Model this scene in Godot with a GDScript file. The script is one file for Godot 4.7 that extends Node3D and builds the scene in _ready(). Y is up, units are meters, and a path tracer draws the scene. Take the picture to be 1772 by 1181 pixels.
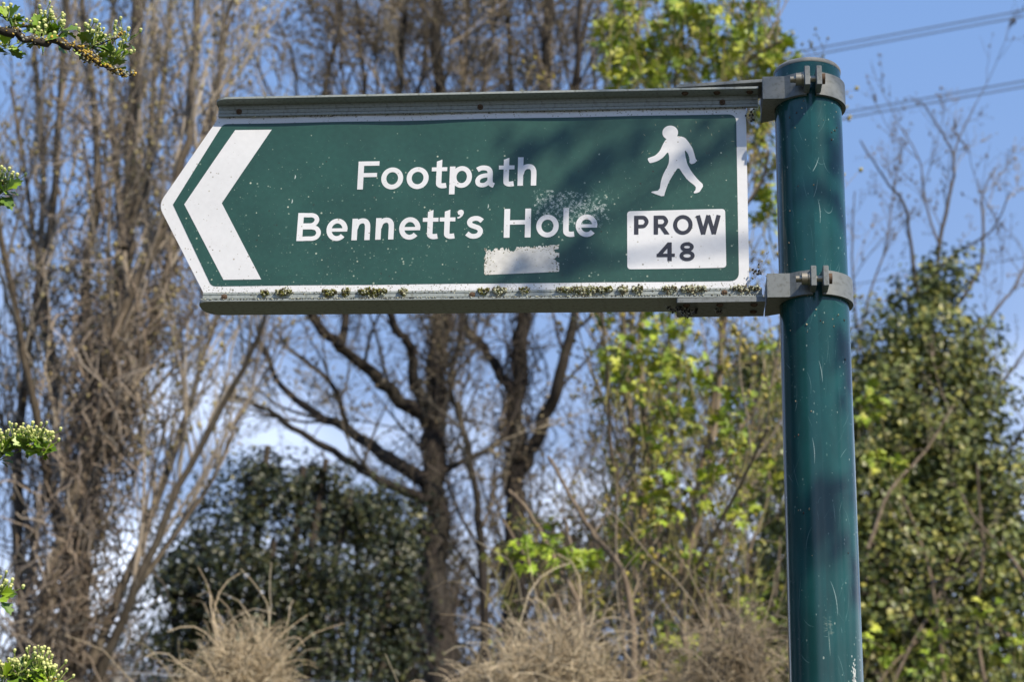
extends Node3D
# A green footpath finger post in front of spring trees. Metres, y up; the post stands at x = 0, z = 0.

const PLATE_Y := 2.5129        # height of the middle of the sign plate
const POST_TURN := -0.1022     # the finger board is turned slightly away to the left
const SUN_DIR := Vector3(0.4478, 0.688, 0.5737)

const WILLOW_LIMBS := [
	[0.1323, 0.0428, -3.16, -0.1, -9, -3.18, 2.49, -9, -3.14, 3.21, -9.03, -3.18, 4.18, -9.12, -3.11, 4.99, -9.13, -3.11, 5.93, -9.17, -3.13, 6.92, -9.12, -3.23, 8.27, -9.19],
	[0.0638, 0.0225, -3.3, -0.1, -8.6, -3.25, 2.45, -8.6, -3.21, 3.21, -8.52, -3.14, 3.94, -8.57, -2.98, 4.46, -8.52, -2.9, 5.13, -8.43, -2.66, 5.84, -8.4, -2.55, 6.55, -8.31, -2.58, 7.65, -8.27],
	[0.0389, 0.0117, -3.04, 2.71, -9, -2.73, 3.44, -8.75, -2.41, 4.27, -8.61, -2.1, 4.84, -8.44, -1.91, 5.23, -8.2],
	[0.0347, 0.0116, -2.98, 3.02, -8.9, -2.72, 3.98, -9.02, -2.56, 4.82, -9.21, -2.49, 5.49, -9.45, -2.34, 6.09, -9.64],
	[0.0584, 0.0156, -3.15, 4.16, -9, -2.93, 5.06, -9.2, -2.8, 6.18, -9.46, -2.73, 7.18, -9.73, -2.63, 8.23, -9.96],
	[0.0451, 0.0205, -3.61, -0.1, -9.6, -3.54, 2.53, -9.6, -3.71, 4.04, -9.43, -3.73, 5.24, -9.31, -3.63, 6.24, -9.13, -3.62, 7.28, -8.95, -3.62, 7.92, -8.77],
	[0.0428, 0.0156, -3.13, 3.21, -9, -3.27, 3.91, -8.76, -3.38, 4.56, -8.37, -3.53, 5.23, -8.1, -3.7, 5.88, -7.8],
	[0.0379, 0.0151, -3.03, 4.51, -8.7, -3.21, 5.44, -8.66, -3.18, 6.22, -8.55, -3.34, 7.2, -8.45, -3.41, 7.68, -8.37],
	[0.0379, 0.0126, -3.78, -0.1, -9.9, -3.74, 2.55, -9.9, -3.65, 3.9, -9.71, -3.57, 4.91, -9.61, -3.83, 6.15, -9.44, -4.07, 7.21, -9.29],
	[0.0314, 0.0118, -3.09, 5.9, -9.1, -3.03, 6.86, -9.47, -3.1, 7.87, -9.86, -3.2, 8.78, -10.22],
	[0.0258, 0.011, -2.66, 5.84, -8.4, -2.5, 6.17, -8.38, -2.42, 6.69, -8.51, -2.43, 7.26, -8.51, -2.32, 7.74, -8.48],
	[0.0229, 0.0076, -2.74, 3.45, -8.8, -2.55, 3.86, -8.96, -2.36, 4.3, -9.17, -2.27, 4.7, -9.33, -2.19, 5.02, -9.57],
	[0.0325, 0.0163, -3.2, 5.1, -9.5, -3.06, 5.89, -9.65, -3.14, 6.77, -9.79, -3.19, 7.78, -9.88, -3.31, 8.62, -9.94],
	[0.0292, 0.0125, -3.67, 3.92, -9.8, -3.9, 4.54, -9.81, -4.14, 5.21, -9.8],
	[0.0297, 0.0149, -2.95, 5.67, -8.5, -3.17, 6.54, -8.87, -3.38, 7.49, -9.26, -3.48, 8.42, -9.62],
	[0.0339, 0.017, -3.67, 5.02, -10, -3.92, 5.86, -10.11, -4.04, 6.93, -10.2, -4.26, 8.04, -10.34, -4.33, 8.83, -10.36],
]
const ASH_LIMBS := [
	[0.1738, 0.0539, -0.88, -0.1, -15, -0.96, 3.06, -15, -1.07, 4.76, -15.1, -1.15, 5.94, -15.06, -1.16, 6.95, -15.11, -1.15, 7.85, -15.14, -1.16, 8.89, -15.25, -1.27, 10.27, -15.24, -1.43, 11.84, -15.33],
	[0.1418, 0.0493, -0.11, -0.1, -15.5, -0.2, 3.13, -15.5, -0.34, 5.65, -15.42, -0.32, 6.32, -15.4, -0.29, 7.31, -15.27, -0.21, 8.56, -15.21, -0.11, 9.91, -15.16, -0.08, 11.77, -15.14],
	[0.0899, 0.036, -1.19, 6.35, -15, -1.51, 6.52, -14.82, -1.82, 6.75, -14.6, -2.1, 6.94, -14.39, -2.38, 7.19, -14.18, -2.63, 7.82, -13.98],
	[0.0839, 0.024, -1.24, 5.73, -15, -1.73, 6.06, -15.19, -2.06, 6.34, -15.38, -2.48, 6.58, -15.57, -2.91, 7.01, -15.78, -3.24, 7.71, -16.03],
	[0.0599, 0.018, -1.2, 5.53, -15, -1.66, 5.67, -14.81, -2.13, 5.92, -14.68, -2.54, 6.12, -14.52, -2.85, 6.3, -14.41, -3.14, 6.36, -14.26],
	[0.0719, 0.024, -1.21, 6.42, -15, -1.36, 6.69, -14.8, -1.41, 7.02, -14.58, -1.62, 7.27, -14.45, -1.75, 8.14, -14.26, -1.61, 9.42, -13.95, -1.58, 10.36, -13.74],
	[0.0549, 0.0183, -0.57, -0.1, -15.3, -0.55, 3.1, -15.3, -0.6, 4.49, -15.14, -0.67, 5.22, -14.99, -0.75, 5.83, -14.85, -0.9, 6.35, -14.74, -1, 6.66, -14.56, -0.9, 7.23, -14.45, -0.82, 8.5, -14.31, -0.75, 10.12, -14.25],
	[0.0675, 0.0245, -0.33, 6.74, -15.4, -0.54, 7.12, -15.62, -0.72, 7.45, -15.75, -0.94, 7.83, -16.03, -1.05, 8.94, -16.21, -1.04, 10.48, -16.41, -1.03, 12.12, -16.6],
	[0.0858, 0.0245, -0.3, 5.87, -15.4, -0.07, 6.37, -15.21, 0.11, 6.88, -14.96, 0.23, 7.47, -14.87, 0.32, 8.49, -14.68, 0.23, 9.91, -14.43, 0.27, 11.25, -14.24],
	[0.036, 0.024, -1.11, 5.81, -15, -0.86, 5.93, -15, -0.48, 6.2, -15.08, -0.29, 6.65, -15.09],
	[0.0395, 0.0169, -2.36, 7.13, -14, -2.37, 8.4, -14.16, -2.4, 9.74, -14.26, -2.32, 10.71, -14.53, -2.4, 11.39, -14.62],
	[0.0457, 0.0171, -2.08, 6.88, -14.2, -1.97, 8.09, -14.16, -1.98, 9.55, -14.11, -2.13, 10.66, -14.06],
	[0.0282, 0.0113, -2.36, 7.13, -14, -2.56, 8.34, -14.04, -2.67, 9.54, -14.14, -2.79, 10.2, -14.26],
	[0.0488, 0.0183, -0.21, 8.6, -15.3, -0.43, 9.95, -15.26, -0.52, 10.99, -15.35, -0.61, 11.85, -15.3],
	[0.0419, 0.018, -0.1, 9.15, -15, 0.17, 10.13, -15.3, 0.33, 11.12, -15.53, 0.53, 12.1, -15.68],
	[0.0368, 0.0123, -2.06, 6.34, -15.4, -2.27, 6.77, -15.04, -2.68, 7.05, -14.8, -2.83, 7.2, -14.51],
]
const ASH_TOPS := [
	[0.0216, 0.0108, -1.92, 8.23, -15, -2.24, 9.74, -14.93, -2.35, 10.54, -15, -2.5, 11.57, -14.91],
	[0.0216, 0.0108, -1.86, 8.24, -15, -1.87, 9.62, -14.67, -1.91, 10.19, -14.32, -1.81, 11.08, -14.06],
	[0.0216, 0.0108, -1.55, 8.24, -15, -1.52, 9.96, -15.35, -1.48, 10.95, -15.72, -1.61, 12.24, -16.02],
	[0.0216, 0.0108, -0.94, 8.26, -15, -0.8, 9.68, -14.73, -0.69, 10.36, -14.58, -0.75, 11.26, -14.3],
	[0.0216, 0.0108, -0.45, 8.28, -15, -0.34, 9.87, -15.08, -0.29, 10.69, -15.18, -0.38, 11.92, -15.41],
	[0.0216, 0.0108, -0.09, 8.29, -15, 0.05, 9.98, -15.3, 0.07, 10.89, -15.53, 0.16, 12.09, -15.68],
	[0.0216, 0.0108, 0.28, 8.3, -15, 0.45, 9.84, -14.99, 0.41, 10.57, -14.91, 0.53, 11.68, -14.96],
	[0.018, 0.0096, -0.76, 8.27, -15, -1.24, 9.79, -14.98, -1.41, 10.61, -15.09, -1.38, 11.67, -15.03],
	[0.018, 0.0096, 0.04, 8.29, -15, -0.43, 10, -15.37, -0.65, 10.95, -15.69, -0.75, 12.29, -16.06],
]
const MAPLE_STEMS := [
	[0.0262, 0.0102, 0.29, -0.1, -6.2, 0.23, 2.33, -6.2, 0.23, 3.17, -6.29, 0.24, 3.63, -6.39, 0.21, 4.26, -6.46, 0.19, 4.57, -6.53, 0.21, 5.46, -6.6, 0.26, 6.16, -6.6, 0.3, 6.82, -6.7],
	[0.0272, 0.0106, 0.3, -0.1, -6.5, 0.29, 2.36, -6.5, 0.3, 3.5, -6.46, 0.3, 3.94, -6.41, 0.28, 4.53, -6.41, 0.39, 5.31, -6.26, 0.48, 6.11, -6.21, 0.51, 6.52, -6.19],
	[0.023, 0.0086, 0.53, -0.1, -6.1, 0.49, 2.33, -6.1, 0.47, 3.11, -6.22, 0.56, 3.52, -6.16, 0.65, 4.05, -6.25, 0.68, 4.5, -6.3, 0.76, 5.13, -6.42, 0.86, 5.77, -6.48, 0.94, 6.22, -6.46],
	[0.0214, 0.0092, 0.38, -0.1, -6.6, 0.35, 2.37, -6.6, 0.45, 3.07, -6.49, 0.55, 3.57, -6.49, 0.62, 3.92, -6.45, 0.7, 4.5, -6.3, 0.76, 5.33, -6.28, 0.69, 6.08, -6.16],
	[0.0147, 0.0059, 0.23, 3.32, -6.3, 0.12, 3.72, -6.17, 0.08, 4.11, -5.98, 0.03, 4.46, -5.72],
	[0.0119, 0.006, 0.3, 3.78, -6.4, 0.44, 4.38, -6.84, 0.53, 5.09, -7.4],
	[0.0146, 0.0058, 0.56, 3.53, -6.2, 0.76, 3.93, -6.44, 0.92, 4.17, -6.51, 1.05, 4.4, -6.76],
	[0.0116, 0.0058, 0.47, 3.1, -6.2, 0.61, 3.36, -5.81, 0.7, 3.55, -5.46, 0.74, 3.65, -5.21],
	[0.0119, 0.006, 0.84, 5.39, -6.4, 0.97, 5.77, -6.84, 1.1, 6.18, -7.33],
	[0.0088, 0.0059, 0.74, 5.08, -6.3, 0.86, 5.18, -6.15, 0.89, 5.31, -5.92],
	[0.0116, 0.0058, 0.69, 5.8, -6.2, 0.83, 5.9, -6.06, 0.94, 5.85, -5.78],
	[0.0154, 0.0077, 0.34, -0.1, -6.7, 0.39, 2.38, -6.7, 0.37, 3.24, -6.63, 0.42, 3.69, -6.62, 0.47, 4.16, -6.63, 0.52, 4.57, -6.52],
	[0.0142, 0.0057, 0.1, -0.1, -6, 0.16, 2.31, -6, 0.16, 2.83, -5.92, 0.12, 3.23, -5.9, 0.12, 3.62, -5.78],
	[0.0149, 0.006, 0.49, -0.1, -6.4, 0.56, 2.36, -6.4, 0.61, 3.06, -6.44, 0.72, 3.43, -6.49, 0.81, 3.63, -6.45, 0.94, 3.83, -6.51],
	[0.0116, 0.0058, 0.22, 3.58, -6.2, 0.14, 4.01, -6.59, 0.07, 4.35, -6.87],
]
const SHRUB_STEMS := [
	[0.0158, 0.0079, -0.01, -0.1, -5.4, -0.04, 2.26, -5.4, -0.06, 2.83, -5.47, -0.17, 3.1, -5.56, -0.29, 3.32, -5.59, -0.39, 3.43, -5.62],
	[0.016, 0.008, 0.03, -0.1, -5.5, -0.02, 2.27, -5.5, -0.06, 2.85, -5.55, -0.09, 3.15, -5.66, -0.13, 3.32, -5.69],
	[0.0189, 0.0081, 0.15, -0.1, -5.6, 0.18, 2.28, -5.6, 0.16, 3.02, -5.7, 0.02, 3.25, -5.75, -0.1, 3.45, -5.8, -0.2, 3.68, -5.94],
	[0.0133, 0.0053, -0.05, -0.1, -5.5, -0.01, 2.27, -5.5, -0.14, 2.87, -5.53, -0.26, 3.07, -5.69, -0.41, 3.32, -5.72],
]
const IVY_TREE_LIMBS := [
	[0.1376, 0.037, 3.16, -0.1, -13, 3.07, 2.99, -13, 3.18, 4.5, -13.04, 3.31, 5.56, -13.07, 3.47, 6.48, -13.2, 3.53, 6.93, -13.21],
	[0.0268, 0.0064, 3.47, 6.48, -13.2, 3.64, 7.69, -13.21, 3.83, 8.47, -13.25, 3.81, 8.85, -13.31, 3.56, 9.29, -13.31],
	[0.0128, 0.006, 3.79, 8.41, -13.1, 3.93, 8.88, -13.44, 4.24, 9.5, -13.78],
	[0.0222, 0.0064, 3.4, 6.63, -13, 3.28, 7.54, -12.82, 3.19, 7.89, -12.65, 2.99, 8.1, -12.53, 2.75, 8.41, -12.38],
	[0.0222, 0.0064, 3.57, 6.86, -13, 3.96, 7.4, -13.1, 4.08, 7.88, -13.25, 4.16, 8.38, -13.46, 4.35, 8.73, -13.62],
	[0.0159, 0.0056, 3.55, 7.38, -13, 3.73, 7.54, -12.9, 4.03, 7.72, -12.8, 4.2, 8.08, -12.71],
	[0.0222, 0.0079, 3.53, 6.09, -13, 4.07, 6.98, -13.23, 4.41, 7.42, -13.51, 4.72, 7.92, -13.73],
	[0.0222, 0.0079, 3.57, 5.76, -13, 4.05, 6.25, -13.12, 4.36, 6.65, -13.14, 4.68, 7.1, -13.25],
	[0.0191, 0.006, 3.35, 5.54, -13, 2.93, 6.49, -13.3, 2.87, 7.52, -13.5, 2.98, 8.51, -13.8],
	[0.0134, 0.0054, 2.92, 6.65, -13.8, 3.1, 7.42, -13.96, 3.37, 8.12, -14.17, 3.51, 8.79, -14.4, 3.65, 9.26, -14.55],
	[0.0127, 0.0052, 3.59, 7.61, -13, 3.55, 8.2, -13.29, 3.58, 8.74, -13.54, 3.52, 9.29, -13.93],
	[0.0184, 0.0077, 3.45, 4.9, -12.5, 3.85, 5.41, -12.24, 4.1, 5.8, -11.97],
	[0.0328, 0.0164, 2.87, 4.05, -13.5, 1.99, 5.06, -13.39, 1.83, 6.11, -13.24, 1.88, 6.64, -13.13],
]
const IVY_BLOBS := [
	[3.55, 7.18, -13, 0.33, 0.38, 0.35],
	[3.28, 6.62, -12.8, 0.5, 0.44, 0.47],
	[3.75, 6.62, -13.1, 0.33, 0.43, 0.38],
	[2.93, 6.38, -13.1, 0.4, 0.43, 0.41],
	[3.06, 5.85, -12.6, 0.72, 0.62, 0.67],
	[3.91, 6.21, -13.2, 0.21, 0.32, 0.27],
	[3.22, 5.41, -12.5, 0.77, 0.56, 0.67],
	[3.64, 5.68, -12.9, 0.5, 0.47, 0.49],
	[2.05, 6.5, -13.6, 0.34, 0.47, 0.4],
	[1.85, 6.59, -13.7, 0.21, 0.33, 0.27],
	[2.11, 5.72, -13.4, 0.49, 0.6, 0.54],
	[2.61, 5.14, -12.5, 0.77, 0.67, 0.72],
	[3.4, 4.9, -12.5, 0.77, 0.61, 0.69],
	[4.19, 4.88, -13, 0.64, 0.74, 0.69],
	[2.88, 4.12, -12.1, 1, 0.75, 0.87],
	[3.81, 3.95, -12.4, 0.76, 0.66, 0.71],
	[2.26, 4.5, -13.2, 0.59, 0.86, 0.72],
	[3.07, 3.3, -12.3, 1.51, 0.61, 1.06],
]
const HOLLY_BLOBS := [
	[-2.54, 4.78, -12, 0.35, 0.37, 0.36],
	[-2.44, 5.11, -12.1, 0.2, 0.17, 0.19],
	[-1.96, 5.04, -12.2, 0.25, 0.18, 0.21],
	[-3.12, 4.19, -12, 0.2, 0.2, 0.2],
	[-2.14, 4.94, -12.2, 0.45, 0.33, 0.39],
	[-2.91, 4.36, -12.1, 0.42, 0.4, 0.41],
	[-1.77, 4.82, -12.5, 0.41, 0.31, 0.36],
	[-2.28, 4.2, -11.7, 0.68, 0.48, 0.58],
	[-2.95, 3.86, -12, 0.37, 0.44, 0.41],
	[-2.47, 3.68, -11.7, 0.63, 0.48, 0.56],
	[-1.93, 3.87, -11.9, 0.37, 0.59, 0.48],
	[-1.32, 4.5, -12.6, 0.36, 0.41, 0.39],
	[-1.32, 3.87, -12.4, 0.3, 0.61, 0.46],
	[-2.19, 3.14, -12, 1.24, 0.44, 0.84],
]
const TANGLE_BLOBS := [
	[-1.43, 2.6, -5, 0.21, 0.17, 0.19],
	[-1.54, 2.46, -5, 0.32, 0.15, 0.24],
	[-0.17, 2.66, -5, 0.31, 0.19, 0.25],
	[-0.32, 2.52, -5, 0.4, 0.15, 0.27],
	[0.56, 2.73, -5, 0.24, 0.21, 0.22],
	[0.45, 2.54, -5, 0.35, 0.15, 0.25],
]
const OLIVE_BLOBS := [
	[-1.88, 5.06, -13, 0.32, 0.24, 0.28],
	[-1.59, 4.98, -13, 0.29, 0.26, 0.28],
	[-2.02, 4.87, -13, 0.32, 0.24, 0.28],
	[-1.7, 4.72, -13, 0.42, 0.24, 0.33],
	[-1.35, 4.78, -13, 0.24, 0.26, 0.25],
	[-1.78, 4.31, -13, 0.26, 0.26, 0.26],
]
const DEAD_STEMS := [
	[0.0186, 0.007, 2.14, 2.81, -11.2, 2.53, 3.4, -11.29, 2.9, 3.74, -11.49, 3.2, 3.94, -11.54],
	[0.0186, 0.007, 3.74, 3.94, -11.2, 3.56, 4.38, -11.35, 3.36, 4.67, -11.47, 3.27, 4.94, -11.61],
	[0.0186, 0.007, 2.36, 2.82, -11.2, 2.67, 3.49, -11.3, 3.11, 4.2, -11.48, 3.44, 4.8, -11.57],
	[0.0186, 0.007, 3.59, 3.63, -11.2, 3.33, 3.83, -11.36, 2.95, 3.88, -11.64],
	[0.0186, 0.007, 3.33, 3.06, -11.2, 3.28, 3.74, -11.38, 3.39, 4.39, -11.47, 3.41, 5.17, -11.55],
	[0.0186, 0.007, 2.42, 4.36, -11.2, 2.64, 4.85, -11.3, 2.98, 5.24, -11.48, 3.26, 5.67, -11.57],
	[0.0186, 0.007, 2.98, 3.05, -11.2, 2.96, 4.19, -11.43, 2.79, 4.87, -11.55],
	[0.0186, 0.007, 1.62, 3.01, -11.2, 1.48, 4.13, -11.28, 1.71, 4.88, -11.5, 1.64, 5.63, -11.61],
	[0.0186, 0.007, 1.31, 3.01, -11.2, 1.67, 3.71, -11.46, 1.81, 4.52, -11.6],
]
const MAPLE_CLUMPS := [
	[0.68, 6.12, -6.5],
	[1, 6.2, -6.62],
	[0.13, 6.36, -6.64],
	[0.62, 5.68, -5.81],
	[0.51, 6.29, -6.24],
	[0.57, 6.25, -5.92],
	[0.35, 5.99, -6.47],
	[0.2, 5.74, -5.84],
	[0.58, 6.06, -5.7],
	[0.94, 5.79, -5.99],
	[0.98, 6.2, -6.38],
	[0.28, 5.94, -6.39],
	[0.92, 5.78, -6],
	[0.37, 6.11, -5.85],
	[0.14, 6.28, -6.3],
	[0.07, 5.9, -6.04],
	[0.36, 5.9, -6.18],
	[0.38, 6.23, -6.4],
	[0.1, 5.57, -5.72],
	[0.69, 5.66, -5.72],
	[0.81, 6.24, -6.28],
	[0.06, 6.19, -5.88],
	[0.9, 5.78, -6.04],
	[0.43, 6.24, -6.48],
	[0.2, 6.11, -6.5],
	[0.16, 6.26, -6.31],
	[0.98, 6.46, -6.62],
	[0.55, 6.12, -6.02],
	[0.21, 6.16, -5.85],
	[0.66, 5.65, -5.86],
	[0.12, 5.82, -6.23],
	[0.46, 6.32, -6.29],
	[0.82, 6.1, -6.12],
	[0.1, 5.61, -5.73],
	[0.48, 5.72, -5.83],
	[0.76, 5.91, -6.33],
	[0.2, 5.79, -6],
	[0.52, 5.99, -6.55],
	[0.97, 6.15, -6.19],
	[0.72, 6.02, -5.99],
	[0.43, 6.26, -6.08],
	[1, 5.91, -6.33],
	[0.49, 5.98, -5.79],
	[0.36, 6.13, -6.57],
	[0.43, 6.08, -6.48],
	[0.74, 6.16, -6.46],
	[0.39, 5.87, -5.98],
	[0.54, 6.05, -6.39],
	[0.36, 5.91, -6.35],
	[0.62, 6.44, -6.25],
	[0.3, 5.98, -6.16],
	[0.86, 6.19, -6.5],
	[0.42, 6.15, -6.44],
	[0.89, 6.4, -6.54],
	[0.94, 6.26, -6.68],
	[0.96, 6.13, -6.23],
	[0.26, 6.12, -6.64],
	[0.54, 6.11, -6.42],
	[0.78, 6.48, -6.48],
	[0.6, 5.97, -6.12],
	[0.66, 6.02, -6.34],
	[0.45, 5.87, -5.92],
	[0.64, 5.79, -5.74],
	[0.46, 6.03, -5.75],
	[0.17, 6.04, -5.88],
	[0.25, 6.37, -6.16],
	[0.43, 6.09, -6.29],
	[0.25, 5.61, -5.7],
	[0.44, 6.19, -6.11],
	[0.17, 5.84, -6.07],
	[0.08, 5.81, -5.8],
	[0.58, 6.26, -6.28],
	[0.94, 5.89, -6.12],
	[0.8, 5.96, -6.07],
	[0.21, 6.08, -6.26],
	[0.96, 5.9, -6.31],
	[0.35, 5.61, -5.7],
	[0.18, 6.12, -6.32],
	[0.23, 6.23, -6.59],
	[0.39, 6, -5.93],
	[0.33, 5.76, -6.08],
	[0.97, 5.92, -6.3],
	[0.31, 5.81, -6.2],
	[0.5, 6.49, -6.68],
	[0.52, 6.23, -6.18],
	[0.18, 6, -6.14],
	[0.37, 6.11, -6.53],
	[0.07, 5.96, -5.97],
	[0.89, 5.82, -5.95],
	[0.36, 6.59, -6.69],
	[0.34, 6.03, -6.18],
	[0.7, 6.18, -6.44],
	[0.17, 5.84, -6],
	[0.54, 6.1, -6],
	[0.55, 6.06, -6.06],
	[0.69, 5.81, -5.74],
	[0.34, 6.36, -6.62],
	[0.81, 5.83, -5.72],
	[0.8, 6.2, -6.28],
	[0.72, 6.03, -6.18],
	[0.92, 6.27, -6.2],
	[0.87, 6.2, -6.2],
	[0.99, 6.06, -6.2],
	[1.02, 6, -6.2],
	[0.92, 5.91, -6.2],
	[0.96, 6.03, -6.2],
	[0.96, 5.48, -6.4],
	[0.9, 5.16, -6.4],
	[0.88, 5.54, -6.4],
	[0.96, 5.7, -6.4],
	[0.95, 5.27, -6.4],
	[0.91, 5.55, -6.4],
	[0.94, 5.12, -6.4],
	[0.87, 5.41, -6.4],
	[0.92, 5.4, -6.4],
	[0.9, 5.64, -6.4],
	[0.92, 5.19, -6.4],
	[0.86, 5.59, -6.4],
	[0.95, 5.2, -6.4],
	[0.94, 5.73, -6.4],
	[0.78, 3.04, -6.43],
	[0.33, 4.3, -6.56],
	[0.44, 4.56, -6.44],
	[0.35, 4.55, -6.06],
	[0.89, 3.7, -6.17],
	[0.39, 3.8, -6.36],
	[0.27, 3.76, -5.86],
	[0.31, 3.93, -6.32],
	[0.77, 3.82, -6.19],
	[0.5, 4.21, -6.34],
	[0.56, 3.59, -5.85],
	[0.71, 3.94, -5.94],
	[0.72, 4.56, -6.3],
	[0.67, 3.9, -6.04],
	[0.65, 3.95, -6.26],
	[0.34, 3.57, -6.01],
	[0.55, 4.15, -6.44],
	[0.68, 3.99, -5.88],
	[0.74, 3.84, -6.34],
	[0.47, 4.1, -6.59],
	[0.55, 4.02, -5.83],
	[0.71, 3.42, -5.85],
	[0.35, 3.62, -6],
	[0.39, 4.33, -6.68],
	[0.74, 3.9, -6.36],
	[0.49, 4.14, -6.01],
	[0.49, 4.24, -6.15],
	[0.39, 4.34, -6.55],
	[0.76, 3.92, -6.57],
	[0.64, 4.23, -6.33],
	[0.62, 3.85, -5.89],
	[0.27, 4.26, -5.98],
	[0.32, 3.9, -6.48],
	[0.27, 4.27, -6.22],
	[0.89, 4.14, -6.22],
	[0.31, 4.17, -5.94],
	[0.41, 4.38, -6.59],
	[0.35, 3.83, -6.03],
	[0.44, 3.89, -6.01],
	[0.55, 3.64, -5.83],
	[0.95, 4.43, -6.42],
	[0.72, 3.47, -6.22],
	[0.89, 3.6, -6.06],
	[0.76, 3.72, -6.46],
	[0.36, 3.99, -6.01],
	[0.32, 3.99, -6.16],
	[0.94, 4.09, -6.22],
	[0.49, 3.96, -6.46],
	[0.34, 4.34, -6.02],
	[0.36, 4.17, -6.38],
	[0.22, 3.98, -5.81],
	[0.11, 4.16, -6.17],
	[0.14, 4.4, -6.69],
	[0.26, 4.22, -5.88],
	[0.12, 4.13, -6.24],
	[0.43, 4.38, -6.02],
	[0.09, 4.19, -5.85],
	[0.18, 4.26, -6.08],
	[0.14, 4.6, -6.67],
	[0.15, 4.25, -6.16],
	[0.28, 4.38, -6.08],
	[0.16, 4.39, -6.63],
	[0.3, 4.08, -5.99],
	[0.1, 4.26, -6.24],
	[0.59, 3.27, -6.36],
	[0.67, 2.73, -6.08],
	[0.45, 2.79, -6],
	[0.19, 3.22, -5.88],
	[0.71, 2.81, -6.08],
	[0.21, 3.46, -6.02],
	[0.2, 3.2, -6.32],
	[0.34, 3.58, -6.43],
	[0.15, 3.36, -6.06],
	[0.42, 3.49, -6.18],
	[0.38, 2.9, -6.3],
	[0.86, 3.03, -6.48],
	[0.61, 3.24, -6.54],
	[0.66, 2.74, -6.46],
	[0.72, 3.41, -6.53],
	[0.39, 3.39, -5.86],
	[0.27, 3.38, -6.41],
	[0.38, 3.59, -6.49],
	[0.52, 3.48, -5.85],
	[0.26, 3.32, -6.57],
	[0.84, 2.99, -6.01],
	[0.45, 3.22, -6.1],
	[1.84, 3.21, -8.5],
	[2.62, 3.16, -8.5],
	[1.92, 3.24, -8.5],
	[1.99, 3.16, -8.5],
	[2.24, 3.06, -8.5],
	[2.6, 3.44, -8.5],
	[2.12, 3.06, -8.5],
	[2.27, 3.29, -8.5],
	[2.24, 3.14, -8.5],
	[2.73, 3.26, -8.5],
	[2.76, 3.23, -8.5],
	[1.92, 3.1, -8.5],
	[1.53, 4.29, -7],
	[1.6, 4.33, -7],
	[1.56, 4.23, -7],
	[1.64, 3.97, -7],
	[1.55, 3.97, -7],
	[1.71, 3.94, -7],
]
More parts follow.
